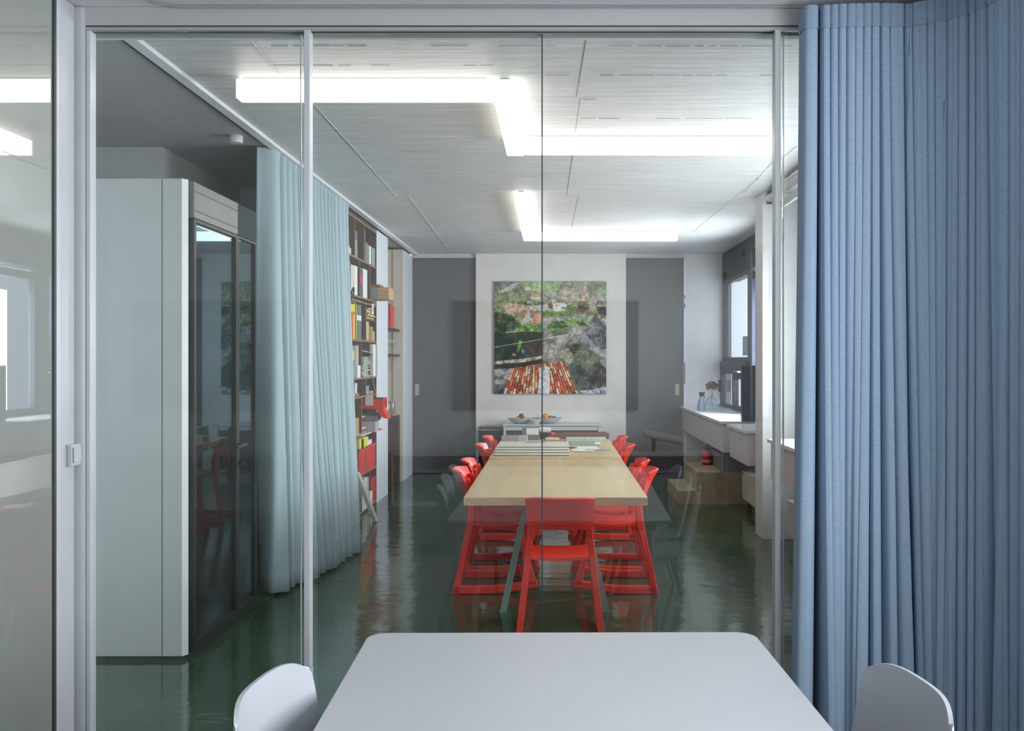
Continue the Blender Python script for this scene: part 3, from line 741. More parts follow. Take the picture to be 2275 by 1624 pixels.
# ================================================================ RED CHAIRS (local: faces +y, rear feet at y=0)
def ribbon(path, wid, x0f, x1f):
    """flat bar following a side profile (y,z), of given in-plane widths, between two x surfaces"""
    n = len(path); L_ = []; R_ = []
    for i in range(n):
        a = Vector(path[max(i - 1, 0)]); b_ = Vector(path[min(i + 1, n - 1)]); d_ = (b_ - a).normalized(); nn = Vector((-d_.y, d_.x)); p = Vector(path[i])
        L_.append(p + nn * wid[i] / 2); R_.append(p - nn * wid[i] / 2)
    q = MB(); vs = []
    for i in range(n):
        for P in (L_[i], R_[i]):
            vs.append((x0f(P.y), P.x, P.y)); vs.append((x1f(P.y), P.x, P.y))
    fs = []
    for i in range(n - 1):
        a = i * 4; c = a + 4
        fs += [(a, a + 1, c + 1, c), (a + 2, c + 2, c + 3, a + 3), (a, c, c + 2, a + 2), (a + 1, a + 3, c + 3, c + 1)]
    fs += [(0, 2, 3, 1), (4 * n - 4, 4 * n - 3, 4 * n - 1, 4 * n - 2)]
    return q.add(vs, fs)
def red_chair(label):
    t = thing('red_chair', label, 'chair', (0, 0, 0), 'red plastic chairs around the maple tables')
    for s in (-1, 1):
        xo = lambda z, s=s: s * (0.243 - 0.075 * min(z, 0.66) / 0.66)
        xi = lambda z, s=s: s * (0.243 - 0.075 * min(z, 0.66) / 0.66 - 0.036)
        rear = [(0.012, 0.0), (0.045, 0.17), (0.085, 0.36), (0.108, 0.46), (0.113, 0.56), (0.100, 0.66), (0.078, 0.74)]
        obj('leg', ribbon(rear, [0.045, 0.040, 0.040, 0.050, 0.042, 0.04, 0.03], xi, xo), RED, t, bevel=0.006)
        front = [(0.515, 0.055), (0.490, 0.16), (0.455, 0.30), (0.425, 0.435)]
        obj('leg', ribbon(front, [0.055, 0.042, 0.038, 0.05], xi, xo), RED, t, bevel=0.006)
        run = [(-0.004, 0.027), (0.14, 0.027), (0.27, 0.029), (0.40, 0.045), (0.545, 0.068)]
        obj('runner', ribbon(run, [0.054, 0.052, 0.050, 0.050, 0.046], xi, xo), RED, t, bevel=0.006)
    def seat(u, v):
        uu = u * 2 - 1; y = 0.085 + 0.40 * v
        z = 0.455 - 0.022 * math.sin(min(1, v * 1.15) * PI) - 0.012 * (1 - uu * uu) - 0.02 * max(0, v - .85) * 6
        return (uu * (0.182 + 0.016 * v), y, z)
    obj('seat', MB().slab(seat, 14, 14, 0.016), RED, t)
    def back(u, v):
        uu = u * 2 - 1
        z = 0.610 + 0.180 * v - 0.012 * v * uu ** 4
        wv = 0.168 + 0.012 * v + 0.004
        y = 0.100 - 0.030 * v - 0.035 * v * v * (1 - 0.3 * uu * uu) - (0.045 + 0.02 * v) * (1 - uu * uu)
        return (uu * wv, y, z)
    obj('backrest', MB().slab(back, 16, 10, 0.014), RED, t)
    return t
rc = red_chair('red plastic chair at the head of the maple table, its back towards the viewer')
rc.location = (0.022, 4.905, 0)
ord_ = ('nearest', 'second', 'third', 'furthest')
for i, yc in enumerate((6.215, 6.77, 7.99, 8.80)):
    dup(rc, (-0.655, yc, 0), -PI / 2, 'red plastic chair on the left side of the maple tables, %s from the glass' % ord_[i])
    dup(rc, (0.665, yc, 0), PI / 2, 'red plastic chair on the right side of the maple tables, %s from the glass' % ord_[i])
rc.location = (0.030, 4.885, 0)

# ================================================================ BOOKCASE
BF, BB = -1.890, -2.30
def YX(px): return 1.89 * F / (CX - px)
bc = thing('bookcase', 'tall brown plywood bookcase of staggered open boxes against the left wall', 'bookcase', (-2.1, 9.05, 0))
by0, by1 = 8.30, 9.785
zs = [0.035, 0.397, 0.786, 1.165, 1.346, 1.715, 2.135, 2.50, 2.874]
for i, z in enumerate(zs):
    q = MB().box(BB, BF, by0, by1, z - 0.018, z)
    s = obj('shelf', q, WALNUT, bc)
    obj('shelf_edge', MB().box(BF, BF + 0.002, by0, by1, z - 0.018, z), WALNUTE, s)
q = MB().box(BB, BF, by0, by1, 2.075, 2.093); s = obj('shelf', q, WALNUT, bc); obj('shelf_edge', MB().box(BF, BF + 0.002, by0, by1, 2.075, 2.093), WALNUTE, s)
obj('back_board', MB().box(BB - 0.008, BB, by0, by1, 0.02, 2.87), WALNUT, bc)
divs = {0: (8.9, 9.45), 1: (8.65, 9.22), 2: (9.02, 9.45), 3: (8.72, 9.22), 4: (8.93, 9.43), 5: (8.88, 9.25), 6: (8.80, 9.42), 7: (8.74, 9.14)}
cols = {0: [822.6], 1: [775, 813], 2: [803.7, 822.6], 3: [788, 813], 4: [803, 822], 5: [791, 813.4], 6: [799.7, 822], 7: [788.5, 809]}
for r in range(8):
    z0, z1 = zs[r], zs[r + 1] - 0.018
    if r == 5: z1 = 2.075
    for y in [by0 + 0.001] + [YX(c) - 0.016 for c in cols[r]] + [by1 - 0.018]:
        o = obj('divider', MB().box(BB, BF, y, y + 0.016, z0, z1), WALNUT, bc)
        obj('divider_edge', MB().box(BF, BF + 0.002, y, y + 0.016, z0, z1), WALNUTE, o)
# contents -------------------------------------------------------
COLS = {}
def pm(h, rough=0.6):
    k = 'cover_' + h.strip('#'); return mat(k, h, rough, var=0.03)
def on_shelf(name, label, cat, p0, p1, row, hgt, h, depth=0.24, inset=0.01, group=None, part=None, bevel=0.002, z=None, lean=0):
    y0, y1 = YX(p0), YX(p1); z0 = (zs[row] if z is None else z) + 0.0015
    M = None
    o = obj(name, MB().box(BF - inset - depth, BF - inset, y0 + 0.001, y1 - 0.001, z0, z0 + hgt), pm(h), bevel=bevel)
    tag(o, label, cat, group)
    return o
def spine_label(o, y0, y1, z0, z1, h, xx, nm='spine_label'):
    obj(nm, MB().box(xx, xx + 0.0015, y0, y1, z0, z1), pm(h), o)
G = 'books and binders in the bookcase'
# top row
on_shelf('book', 'tall thin pale book at the left edge of the top bookcase row', 'book', 771, 773.5, 7, 0.30, '#c9ccc6', group=G)
on_shelf('book', 'dark green book in the top bookcase row, left box', 'book', 773.8, 777, 7, 0.22, '#2c5a4c', group=G)
for i, (a, c, h) in enumerate(((777.5, 779.5, 0.07), (779.8, 782.5, 0.055))):
    on_shelf('paper_box', ('small white carton standing in the left top box, beside the green book', 'small white carton in the left top box, furthest from the green book')[i], 'box', a, c, 7, h, '#d9d6cf', 0.1)
o = on_shelf('magazine_file', 'grey file with a blue upper half in the middle top box', 'file box', 789, 801, 7, 0.265, '#8a8f8f', inset=0.03, group=G)
obj('blue_band', MB().box(BF - 0.0298, BF - 0.028, YX(789) + .002, YX(801) - .002, zs[7] + 0.18, zs[7] + 0.264), pm('#45617f'), o)['label'] = 'dull blue upper band'
on_shelf('binder', 'dark grey tall binder at the left of the right top box', 'binder', 810, 814.5, 7, 0.31, '#4a4f50', group=G)
on_shelf('binder', 'grey green binder beside the tall dark one in the top row', 'binder', 815, 818.4, 7, 0.20, '#75857f', group=G)
on_shelf('binder', 'grey green binder left of the white book in the top row', 'binder', 818.6, 822, 7, 0.195, '#6b7f7c', group=G)
on_shelf('book', 'slim white book among grey binders in the right top box', 'book', 822.6, 826.5, 7, 0.19, '#dcdcd8', group=G)
on_shelf('box_file', 'pale grey box file at the right end of the top row', 'box', 828, 835, 7, 0.19, '#8f9592', group=G)
# second row
z6 = 6
for a, c, h, col_, lb in ((771.5, 774, .30, '#8a8c8c', 'grey book at the left end of the second bookcase row'), (775, 781.5, .30, '#55595c', 'dark grey book, second from left in the second bookcase row'),
                     (782, 790, .275, '#c4c0b4', 'broad beige binder in the second bookcase row'), (790.3, 796.5, .28, '#d9d9d6', 'white binder just right of the beige one'),
                     (800, 802.6, .305, '#dadada', 'white book at the left of the middle box, second row'), (808.8, 818.2, .29, '#d4d5d3', 'broad white binder at the right of the middle box, second row')):
    on_shelf('binder' if 'binder' in lb else 'book', lb, 'binder' if 'binder' in lb else 'book', a, c, 6, h, col_, group=G)
o = on_shelf('book', 'navy book with a red round mark in the second row', 'book', 803, 808.3, 6, .27, '#3b4763', group=G)
q = MB().lathe([(0.0, 0), (0.055, 0), (0.055, 0.0015), (0, 0.0015)], (0, 0, 0), 24, 1, .9)
obj('red_disc', q, pm('#c42a35'), o); dd = o.children[-1]
dd.matrix_local = Matrix.Translation((BF - .01 + .0005, YX(804.8), 2.135 + 0.17)) @ Matrix.Translation(-Vector(o['_o'])) @ Matrix.Rotation(PI / 2, 4, 'Y') @ Matrix.Translation(Vector(o['_o']))
# crate drawer protruding
cr = thing('wooden_crate', 'pale wooden crate sticking out of the bookcase below the flat box', 'crate', (-1.9, 9.6, 2.136))
obj('body', MB().box(-2.15, -1.70, 9.47, 9.74, 2.138, 2.262), CARD, cr, bevel=0.002)
for k in range(3): obj('slat', MB().box(-1.815, -1.699, 9.463, 9.4695, 2.142 + k * 0.040, 2.178 + k * 0.040), mat('pale_pine', '#b79d6d', 0.6, var=0.1), cr)
obj('label_panel', MB().box(-1.885, -1.82, 9.463, 9.4695, 2.14, 2.26), pm('#8b8d8b'), cr)
tag(obj('flat_box', MB().box(-2.10, -1.80, 9.50, 9.72, 2.2635, 2.295), pm('#8f6b41'), bevel=0.002), 'flat brown box lying on the wooden crate', 'box')
# headphones on the double shelf
q = MB().tube([(BF + 0.012 + 0.02 * math.sin(a), YX(778) + 0.05 * math.cos(a), 2.10 + 0.085 * math.sin(a)) for a in [i * PI / 10 for i in range(-2, 13)]], 0.008, 8)
t = thing('headphones', 'black headphones hanging on the front of the second bookcase row', 'headphones', (BF + 0.02, YX(778), 2.02))
obj('headband', q, BLACK, t)
for s in (-1, 1): obj('ear_cup', MB().lathe([(0.0, -.02), (.024, -.015), (.024, .015), (0, .02)], (BF + 0.014, YX(778) + s * 0.048, 2.055), 14), BLACK, t)
tag(obj('paper_tag', MB().box(BF + 0.004, BF + 0.006, YX(825), YX(829), 1.99, 2.10), PAPER), 'white paper tag hanging beside the crate', 'tag')
# row 5 (index 5): yellow binder etc
on_shelf('binder', 'large bright yellow binder', 'binder', 771.5, 794, 5, 0.335, '#c9c400', inset=0.006, group=G)
mf = obj('magazine_file', MB().box(BF - 0.004, BF + 0.022, YX(773), YX(780), 1.7165, 1.945), pm('#d8443a'), bevel=0.003); tag(mf, 'red magazine file standing in front of the yellow binder', 'file box')
obj('finger_tab', MB().box(BF + 0.0, BF + 0.03, YX(773) - 0.004, YX(782), 1.945, 1.962), pm('#d8443a'), mf)
o = on_shelf('binder', 'dark grey binder right of the yellow one', 'binder', 795, 799.6, 5, .33, '#565b63', group=G); spine_label(o, YX(795) + .006, YX(799.6) - .006, 1.90, 1.95, '#dcdcdc', BF - .01)
o = on_shelf('binder', 'pale grey topped binder with white label, second right of the yellow one', 'binder', 799.9, 804.8, 5, .34, '#6b6d72', group=G); spine_label(o, YX(799.9) + .004, YX(804.8) - .004, 1.90, 1.95, '#e2e2e2', BF - .01)
for i, hh in enumerate((0.22, 0.245, 0.27, 0.29, 0.312)):
    o = obj('notebook', MB().box(BF - 0.2, BF + random.uniform(-.01, .02), YX(815), YX(832 - i), 1.7165 + hh, 1.7165 + hh + 0.017), pm(('#b59466', '#c7aa7c', '#a9875a', '#cdb48a', '#b99d72')[i]))
    tag(o, 'tan notebook in the small stack on the inner ledge, %s' % ('bottom', 'second from bottom', 'middle', 'second from top', 'top')[i].replace('middle', 'middle one') + (' one' if i in (0, 4) else ''), 'notebook', 'tan notebooks stacked on the inner ledge')
obj('inner_ledge', MB().box(BB, BF, YX(814), by1 - .02, 1.7165 + 0.203, 1.7165 + 0.2185), WALNUT, bc)
for a, c, h, cc, lb in ((814, 818, .195, '#c7b287', 'pale tan folder under the notebooks, left one'), (818.2, 822, .19, '#b8a37c', 'pale tan folder under the notebooks, right one'), (823, 827, .15, '#8f7040', 'brown book at the right of the tan folders'), (827.3, 831, .145, '#a07e4c', 'lighter brown book near the right end of the fourth row'), (831.3, 834.5, .10, '#b8a98e', 'short pale book at the right end of the fourth row')):
    on_shelf('book' if 'book' in lb else 'folder', lb, 'book' if 'book' in lb else 'folder', a, c, 5, h, cc, group=G)
# row index 4 (1.346-1.715)
o = on_shelf('archive_box', 'grey archive box with a yellow note', 'box', 778, 791, 4, 0.30, '#84867f', group=None)
obj('yellow_note', MB().box(BF - .01, BF - .0085, YX(779.5), YX(789), 1.52, 1.60), pm('#c9c06a'), o)
on_shelf('folder', 'beige folder right of the grey archive box', 'folder', 791.5, 795, 4, .31, '#9c9284')
on_shelf('folder', 'pale folder at the right of the archive box, thinnest', 'folder', 795.3, 799, 4, .31, '#b3aca0')
tag(obj('carton', MB().box(BF - 0.05, BF + 0.05, YX(782.5), YX(789.5), 1.3475, 1.465), pm('#d4d4d4'), bevel=.002), 'small white carton in front of the grey archive box', 'box')
q = MB(); random.seed(5); zz = 1.3475
for k in range(26):
    q.box(BF - 0.22 + random.uniform(-.01, .01), BF + random.uniform(-.01, .015), YX(805) + random.uniform(0, .01), YX(819) + random.uniform(-.02, .02), zz, zz + 0.005); zz += 0.0078
st = tag(obj('paper_stack', q, mat('paper_pile', '#b7bcb0', 0.7, var=0.3, vscale=60, stretch=(.2, .2, 6))), 'untidy stack of grey green papers in the fifth bookcase row', 'papers')
def cs(u, v): return (BF - 0.2 + 0.24 * u, YX(804) + (YX(823) - YX(804)) * v, 1.3475 + 0.218 + 0.05 * math.sin(u * PI * .8) - 0.05 * max(0, v - .4))
tag(obj('curled_sheet', MB().slab(cs, 8, 8, 0.002), PAPER), 'curled pale sheet lying on top of the untidy paper stack', 'sheet')
tag(obj('foam_board', MB().box(BF - 0.2, BF + 0.03, YX(822.5), YX(828), 1.3475, 1.68), pm('#d6d6d4')), 'white board standing upright right of the paper stack', 'board')
tag(obj('foam_board', MB().box(BF - 0.18, BF + 0.045, YX(828.6), YX(833), 1.3475, 1.67), pm('#c9cccb')), 'pale grey board leaning at the right end of the fifth row', 'board')
# row 3 (1.165-1.346)
on_shelf('carton', 'white carton at the left of the low sixth row', 'box', 784, 796, 3, 0.10, '#c9c9c7', z=1.195)
on_shelf('folder', 'flat brown folder under the white carton', 'folder', 785, 800, 3, 0.028, '#8b6f49')
on_shelf('carton', 'small grey blue carton in the low sixth row', 'box', 814, 822, 3, 0.09, '#7b8d90')
on_shelf('paper_pile', 'flat tan papers right of the blue carton', 'papers', 823, 832, 3, 0.03, '#a08a63')
q = MB().tube([(BF + .01, YX(826), 1.335), (BF + .015, YX(828), 1.24), (BF + .02, YX(832), 1.165), (BF + .03, YX(835.5), 1.15), (BF + .03, YX(836.5), 1.10)], 0.0022, 6)
tag(obj('cable', q, PAPER), 'thin white cable hanging over the bookcase edge', 'cable')
# row 2 (0.786-1.165)
rb = thing('red_tray', 'open red tray sticking out of the bookcase, with a white tag', 'tray', (-1.9, 9.3, 1.05))
q = MB(); q.box(-2.1, -1.72, 9.28, 9.30, 1.035, 1.135); q.box(-2.1, -1.72, 9.46, 9.48, 1.035, 1.135); q.box(-2.1, -1.72, 9.28, 9.48, 1.025, 1.035); q.box(-2.1, -1.72, 9.28, 9.48, 1.125, 1.135); q.box(-2.1, -2.09, 9.28, 9.48, 1.025, 1.135)
obj('tray_body', q, RED, rb)
obj('paper_tag', MB().box(-1.90, -1.825, 9.265, 9.272, 1.06, 1.165), PAPER, rb)
q = MB(); q.prism([(-1.80, 1.02), (-1.725, 1.02), (-1.675, 0.925), (-1.71, 0.93), (-1.74, 0.94)], 'y', 9.28, 9.46)
tag(obj('red_folder', q, RED), 'red folder bent open below the red tray', 'folder')
tag(obj('magazine', MB().box(-2.05, -1.78, 9.27, 9.47, 0.905, 0.955), pm('#7a7a7e'), bevel=.002), 'grey magazines lying under the red folder', 'magazines')
tag(obj('magazine', MB().box(-2.05, -1.76, 9.27, 9.47, 0.958, 0.983), pm('#3b3b40')), 'black magazine lying right below the red tray', 'magazines')
tag(obj('grey_box', MB().box(-2.05, -1.80, 9.27, 9.46, 0.79, 0.90), pm('#a9acaf'), bevel=.002), 'pale grey box at the bottom of the seventh row', 'box')
on_shelf('carton', 'tan carton at the left of the seventh row', 'box', 789.5, 800, 2, 0.17, '#a58a62')
for k, (zz, cc) in enumerate(((0.0, '#c9c9c9'), (.022, '#b33a30'), (.044, '#d8d8d8'), (.10, '#cf4238'), (.16, '#c8cacb'))):
    on_shelf('paper_sheet', ('lowest white sheets in the middle box, seventh row', 'dark red sheets near the bottom of the middle box', 'white sheets above the dark red ones', 'red folded sheet in the middle of the seventh row', 'curved grey sheets at the top of the middle box')[k], 'papers', 804.5, 818, 2, 0.014 if k != 4 else 0.01, cc, z=0.786 + zz)
tag(obj('paper_sheet', MB().box(BF - 0.1, BF + 0.06, YX(791), YX(812), 0.788, 0.80), pm('#c9c8c4')), 'white papers sliding out over the front edge of the seventh row', 'papers')
tag(obj('paper_sheet', MB().box(BF - 0.1, BF + 0.08, YX(813), YX(833), 0.788, 0.797), pm('#c4503f')), 'red papers sliding out beside the grey box', 'papers')
# row 1 (.397-.786)
def crate(p0, p1, z, hh, label):
    y0, y1 = YX(p0), YX(p1); t = thing('plastic_crate', label, 'crate', (BF - .1, (y0 + y1) / 2, z + .001), 'red plastic crates in the bookcase')
    q = MB(); z += 0.002; x0, x1 = BF - 0.25, BF + 0.004
    q.box(x0, x1, y0, y1, z, z + 0.008); q.box(x1 - .008, x1, y0, y1, z + .008, z + hh); q.box(x0, x0 + .008, y0, y1, z + .008, z + hh)
    q.box(x0 + .008, x1 - .008, y0, y0 + .008, z + .008, z + hh); q.box(x0 + .008, x1 - .008, y1 - .008, y1, z + .008, z + hh)
    obj('body', q, pm('#cf2b28'), t, bevel=.001)
    obj('rim', MB().box(x1, x1 + .010, y0 - .002, y1 + .002, z + hh - .014, z + hh), pm('#cf2b28'), t)
    q = MB()
    for k in range(4): yy = y0 + (y1 - y0) * (k + .5) / 4; q.box(x1, x1 + .006, yy - .004, yy + .004, z + .02, z + hh - .014)
    q.box(x1, x1 + .006, y0, y1, z + hh * .45, z + hh * .5)
    obj('rib', q, pm('#cf2b28'), t)
crate(797, 811.5, 0.397, 0.25, 'red plastic crate with the yellow case on it')
crate(814, 833, 0.397, 0.25, 'red plastic crate under the two white cartons')
crate(823.5, 833.5, 0.035, 0.26, 'red plastic crate in the bottom row beside the white boards')
yb = thing('yellow_case', 'yellow case with a black strap on top of the red crate', 'case', (BF, YX(800), 0.65))
obj('shell', MB().box(BF - 0.15, BF + 0.03, YX(794), YX(810), 0.652, 0.76), pm('#cfd11a', .4), yb, bevel=.02, seg=3)
obj('strap', MB().box(BF + 0.025, BF + 0.036, YX(796), YX(800), 0.655, 0.75), BLACK, yb)
tag(obj('carton', MB().box(BF - .12, BF + 0.0, YX(815), YX(826), 0.652, 0.70), pm('#dcdcdc'), bevel=.002), 'white carton lying on the right red crate', 'box')
tag(obj('carton', MB().box(BF - .10, BF - 0.01, YX(815), YX(820.5), 0.7015, 0.738), pm('#d2d4d8'), bevel=.002), 'smaller white carton on top of the other on the right red crate', 'box')
# row 0
for i, (p0, p1, hh) in enumerate(((802, 807, .30), (807.6, 812, .31), (813, 816.5, .30))):
    on_shelf('foam_board', ('first white board from the left in the bottom row, behind the leaning ones', 'second white board in the bottom row', 'third white board, beside the red crate, bottom row')[i], 'board', p0, p1, 0, hh, ('#bfc0bc', '#cfcfca', '#b5b6b3')[i], inset=-.012, group='white boards in the bottom row')
on_shelf('carton', 'small white carton before the bottom red crate', 'box', 817.5, 823, 0, 0.14, '#d9d9d8', inset=-.02)
def lboard(y0, y1, xb, xt, zt, label):
    q = MB().prism([(xb, 0.003), (xb + .035, 0.003), (xt + .035, zt), (xt, zt)], 'y', y0, y1)
    tag(obj('leaning_board', q, pm('#c9c9c4')), label, 'board')
lboard(8.62, 8.72, -1.70, -1.875, 0.46, 'pale board leaning on the bookcase beside the curtain hem')

# ================================================================ NICHE
nk = thing('niche_cabinet', 'dark brown cabinet and shelves inside the niche between the two piers', 'cabinet', (-2.3, 11.0, 0))
obj('body', MB().box(-2.58, -1.93, 10.47, 11.52, 0.0, 0.83), mat('dark_walnut', '#3c2822', 0.4, var=.15), nk, bevel=.003)
for z in (1.87, 1.56): obj('shelf', MB().box(-2.58, -1.93, 10.47, 11.52, z, z + 0.025), mat('dark_walnut', ''), nk)
for i, (y0, y1, hh, c) in enumerate(((10.62, 10.74, .30, '#c9c3c0'), (10.75, 10.84, .28, '#d25a78'), (10.86, 10.93, .29, '#3a2b2b'), (10.94, 11.10, .28, '#cc3b28'), (11.11, 11.24, .27, '#d5502f'))):
    tag(obj('book', MB().box(-2.3, -1.95, y0, y1 - .002, 1.8965, 1.8965 + hh), pm(c), bevel=.002), ('white spined book at the left of the niche shelf', 'pink book on the niche shelf', 'thin dark book between pink and red ones in the niche', 'red book in the middle of the niche shelf', 'orange red book, right end of the niche shelf')[i], 'book', 'books on the niche shelf')
wgl = None
GL = 'drinking glasses in the niche'
def wineglass(x, y, z, s=1):
    return MB().lathe([(0.03 * s, 0), (0.004, 0.006), (0.004, 0.08 * s), (0.03 * s, 0.11 * s), (0.036 * s, 0.15 * s), (0.030 * s, 0.19 * s)], (x, y, z), 14)
for k in range(5):
    tag(obj('wine_glass', wineglass(-1.985 - .09 * (k % 2), 10.62 + k * 0.16, 1.587), VGLASS), 'stemmed clear glass on the middle niche shelf', 'glass', 'stemmed glasses on the middle niche shelf')
for k in range(5):
    tag(obj('jar', MB().lathe([(0.045, 0), (0.05, .01), (0.05, .15), (0.04, .18)], (-1.995 - .1 * (k % 2), 10.6 + k * 0.17, 0.832), 14), mat('smoky_jar', '#8c8577', 0.2, var=.3, vscale=30)), 'smoky glass jar standing on the dark niche cabinet', 'jar', 'jars on the niche cabinet')

# ================================================================ SIDEBOARD AND FAR WALL THINGS
sb = thing('sideboard', 'white sideboard with dark glass front against the centre wall, carrying the bowls', 'sideboard', (-0.03, 12.0, 0))
sx0, sx1, sy0, sy1, szt = -0.66, 0.60, 11.72, 12.24, 0.695
obj('top', MB().box(sx0, sx1, sy0, sy1, szt - 0.018, szt), SILLW, sb, bevel=.002)
obj('frame_rail', MB().box(sx0 + .02, sx1 - .02, sy0 + .02, sy0 + .05, szt - 0.075, szt - .024), SILLW, sb)
for x in (sx0 + .012, sx1 - .042):
    for y in (sy0 + .012, sy1 - .05): obj('leg', MB().box(x, x + .03, y, y + .03, 0, szt - .018), SILLW, sb)
obj('glass_front', MB().box(sx0 + .045, sx1 - .045, sy0 + .055, sy0 + .065, 0.06, szt - .078), mat('dark_front', '#4b4d52', 0.25), sb)
def bowl(x, y, r, hh, label, sy=1):
    q = MB().lathe([(0.0, 0.0), (r * .45, 0.0), (r * .8, hh * .45), (r, hh), (r * .985, hh + .002), (r * .77, hh * .5), (r * .42, .008), (0, .008)], (x, y, szt + .001), 32, 1, sy)
    tag(obj('bowl', q, mat('pale_ceramic', '#b7c2c2', 0.25)), label, 'bowl', 'ceramic bowls on the sideboard')
bowl(X(1157, 11.9), 11.93, 0.175, 0.068, 'shallow pale bowl with fruit at the left of the sideboard', .75)
bowl(X(1216, 11.9), 11.97, 0.190, 0.072, 'shallow pale bowl with oranges at the right of the sideboard', .75)
bowl(X(1190, 11.9) - .003, 11.785, 0.080, 0.06, 'smaller round white bowl between the two shallow ones', .6)
def fruit(px, y, r, h, label, z):
    q = MB().lathe([(r * math.sin(a), -r * math.cos(a) + r) for a in [i * PI / 8 for i in range(9)]], (X(px, y), y, z), 14)
    tag(obj('fruit', q, pm(h, .45)), label, 'fruit', 'fruit in the bowls')
zb = szt + .012
fruit(1158, 11.93, .036, '#6b3a1c', 'brown fruit lying highest in the left bowl', zb + .046)
fruit(1151, 11.93, .032, '#d27a1e', 'orange in the left bowl, left one', zb + .018)
fruit(1164, 11.96, .032, '#d8822a', 'orange in the left bowl, right one', zb + .015)
fruit(1212, 11.97, .040, '#e08a1a', 'big orange highest in the right bowl', zb + .036)
fruit(1222, 11.98, .030, '#b5482a', 'reddish fruit beside the big orange', zb + .030)
fruit(1231, 11.97, .026, '#a5402a', 'small reddish fruit at the right of the right bowl', zb + .034)
bn = thing('waste_bin', 'tall black bin with a chrome rim left of the sideboard', 'bin', (-0.83, 12.0, 0))
def rr(cx, cy, hx_, hy_, r): return [(cx + a, cy + c) for a, c in rrect(hx_, hy_, r, 5)]
obj('body', MB().prism(rr(-0.83, 12.02, .155, .15, .05), 'z', 0, 0.62), mat('navy_black', '#12151c', .35), bn, bevel=.004)
obj('lid', MB().prism(rr(-0.83, 12.02, .148, .143, .05), 'z', 0.622, 0.655), mat('grey_lid', '#4a4d50', .3, .4), bn, bevel=.012)
obj('rim', MB().prism(rr(-0.83, 12.02, .158, .153, .05), 'z', 0.612, 0.622), ALU, bn)

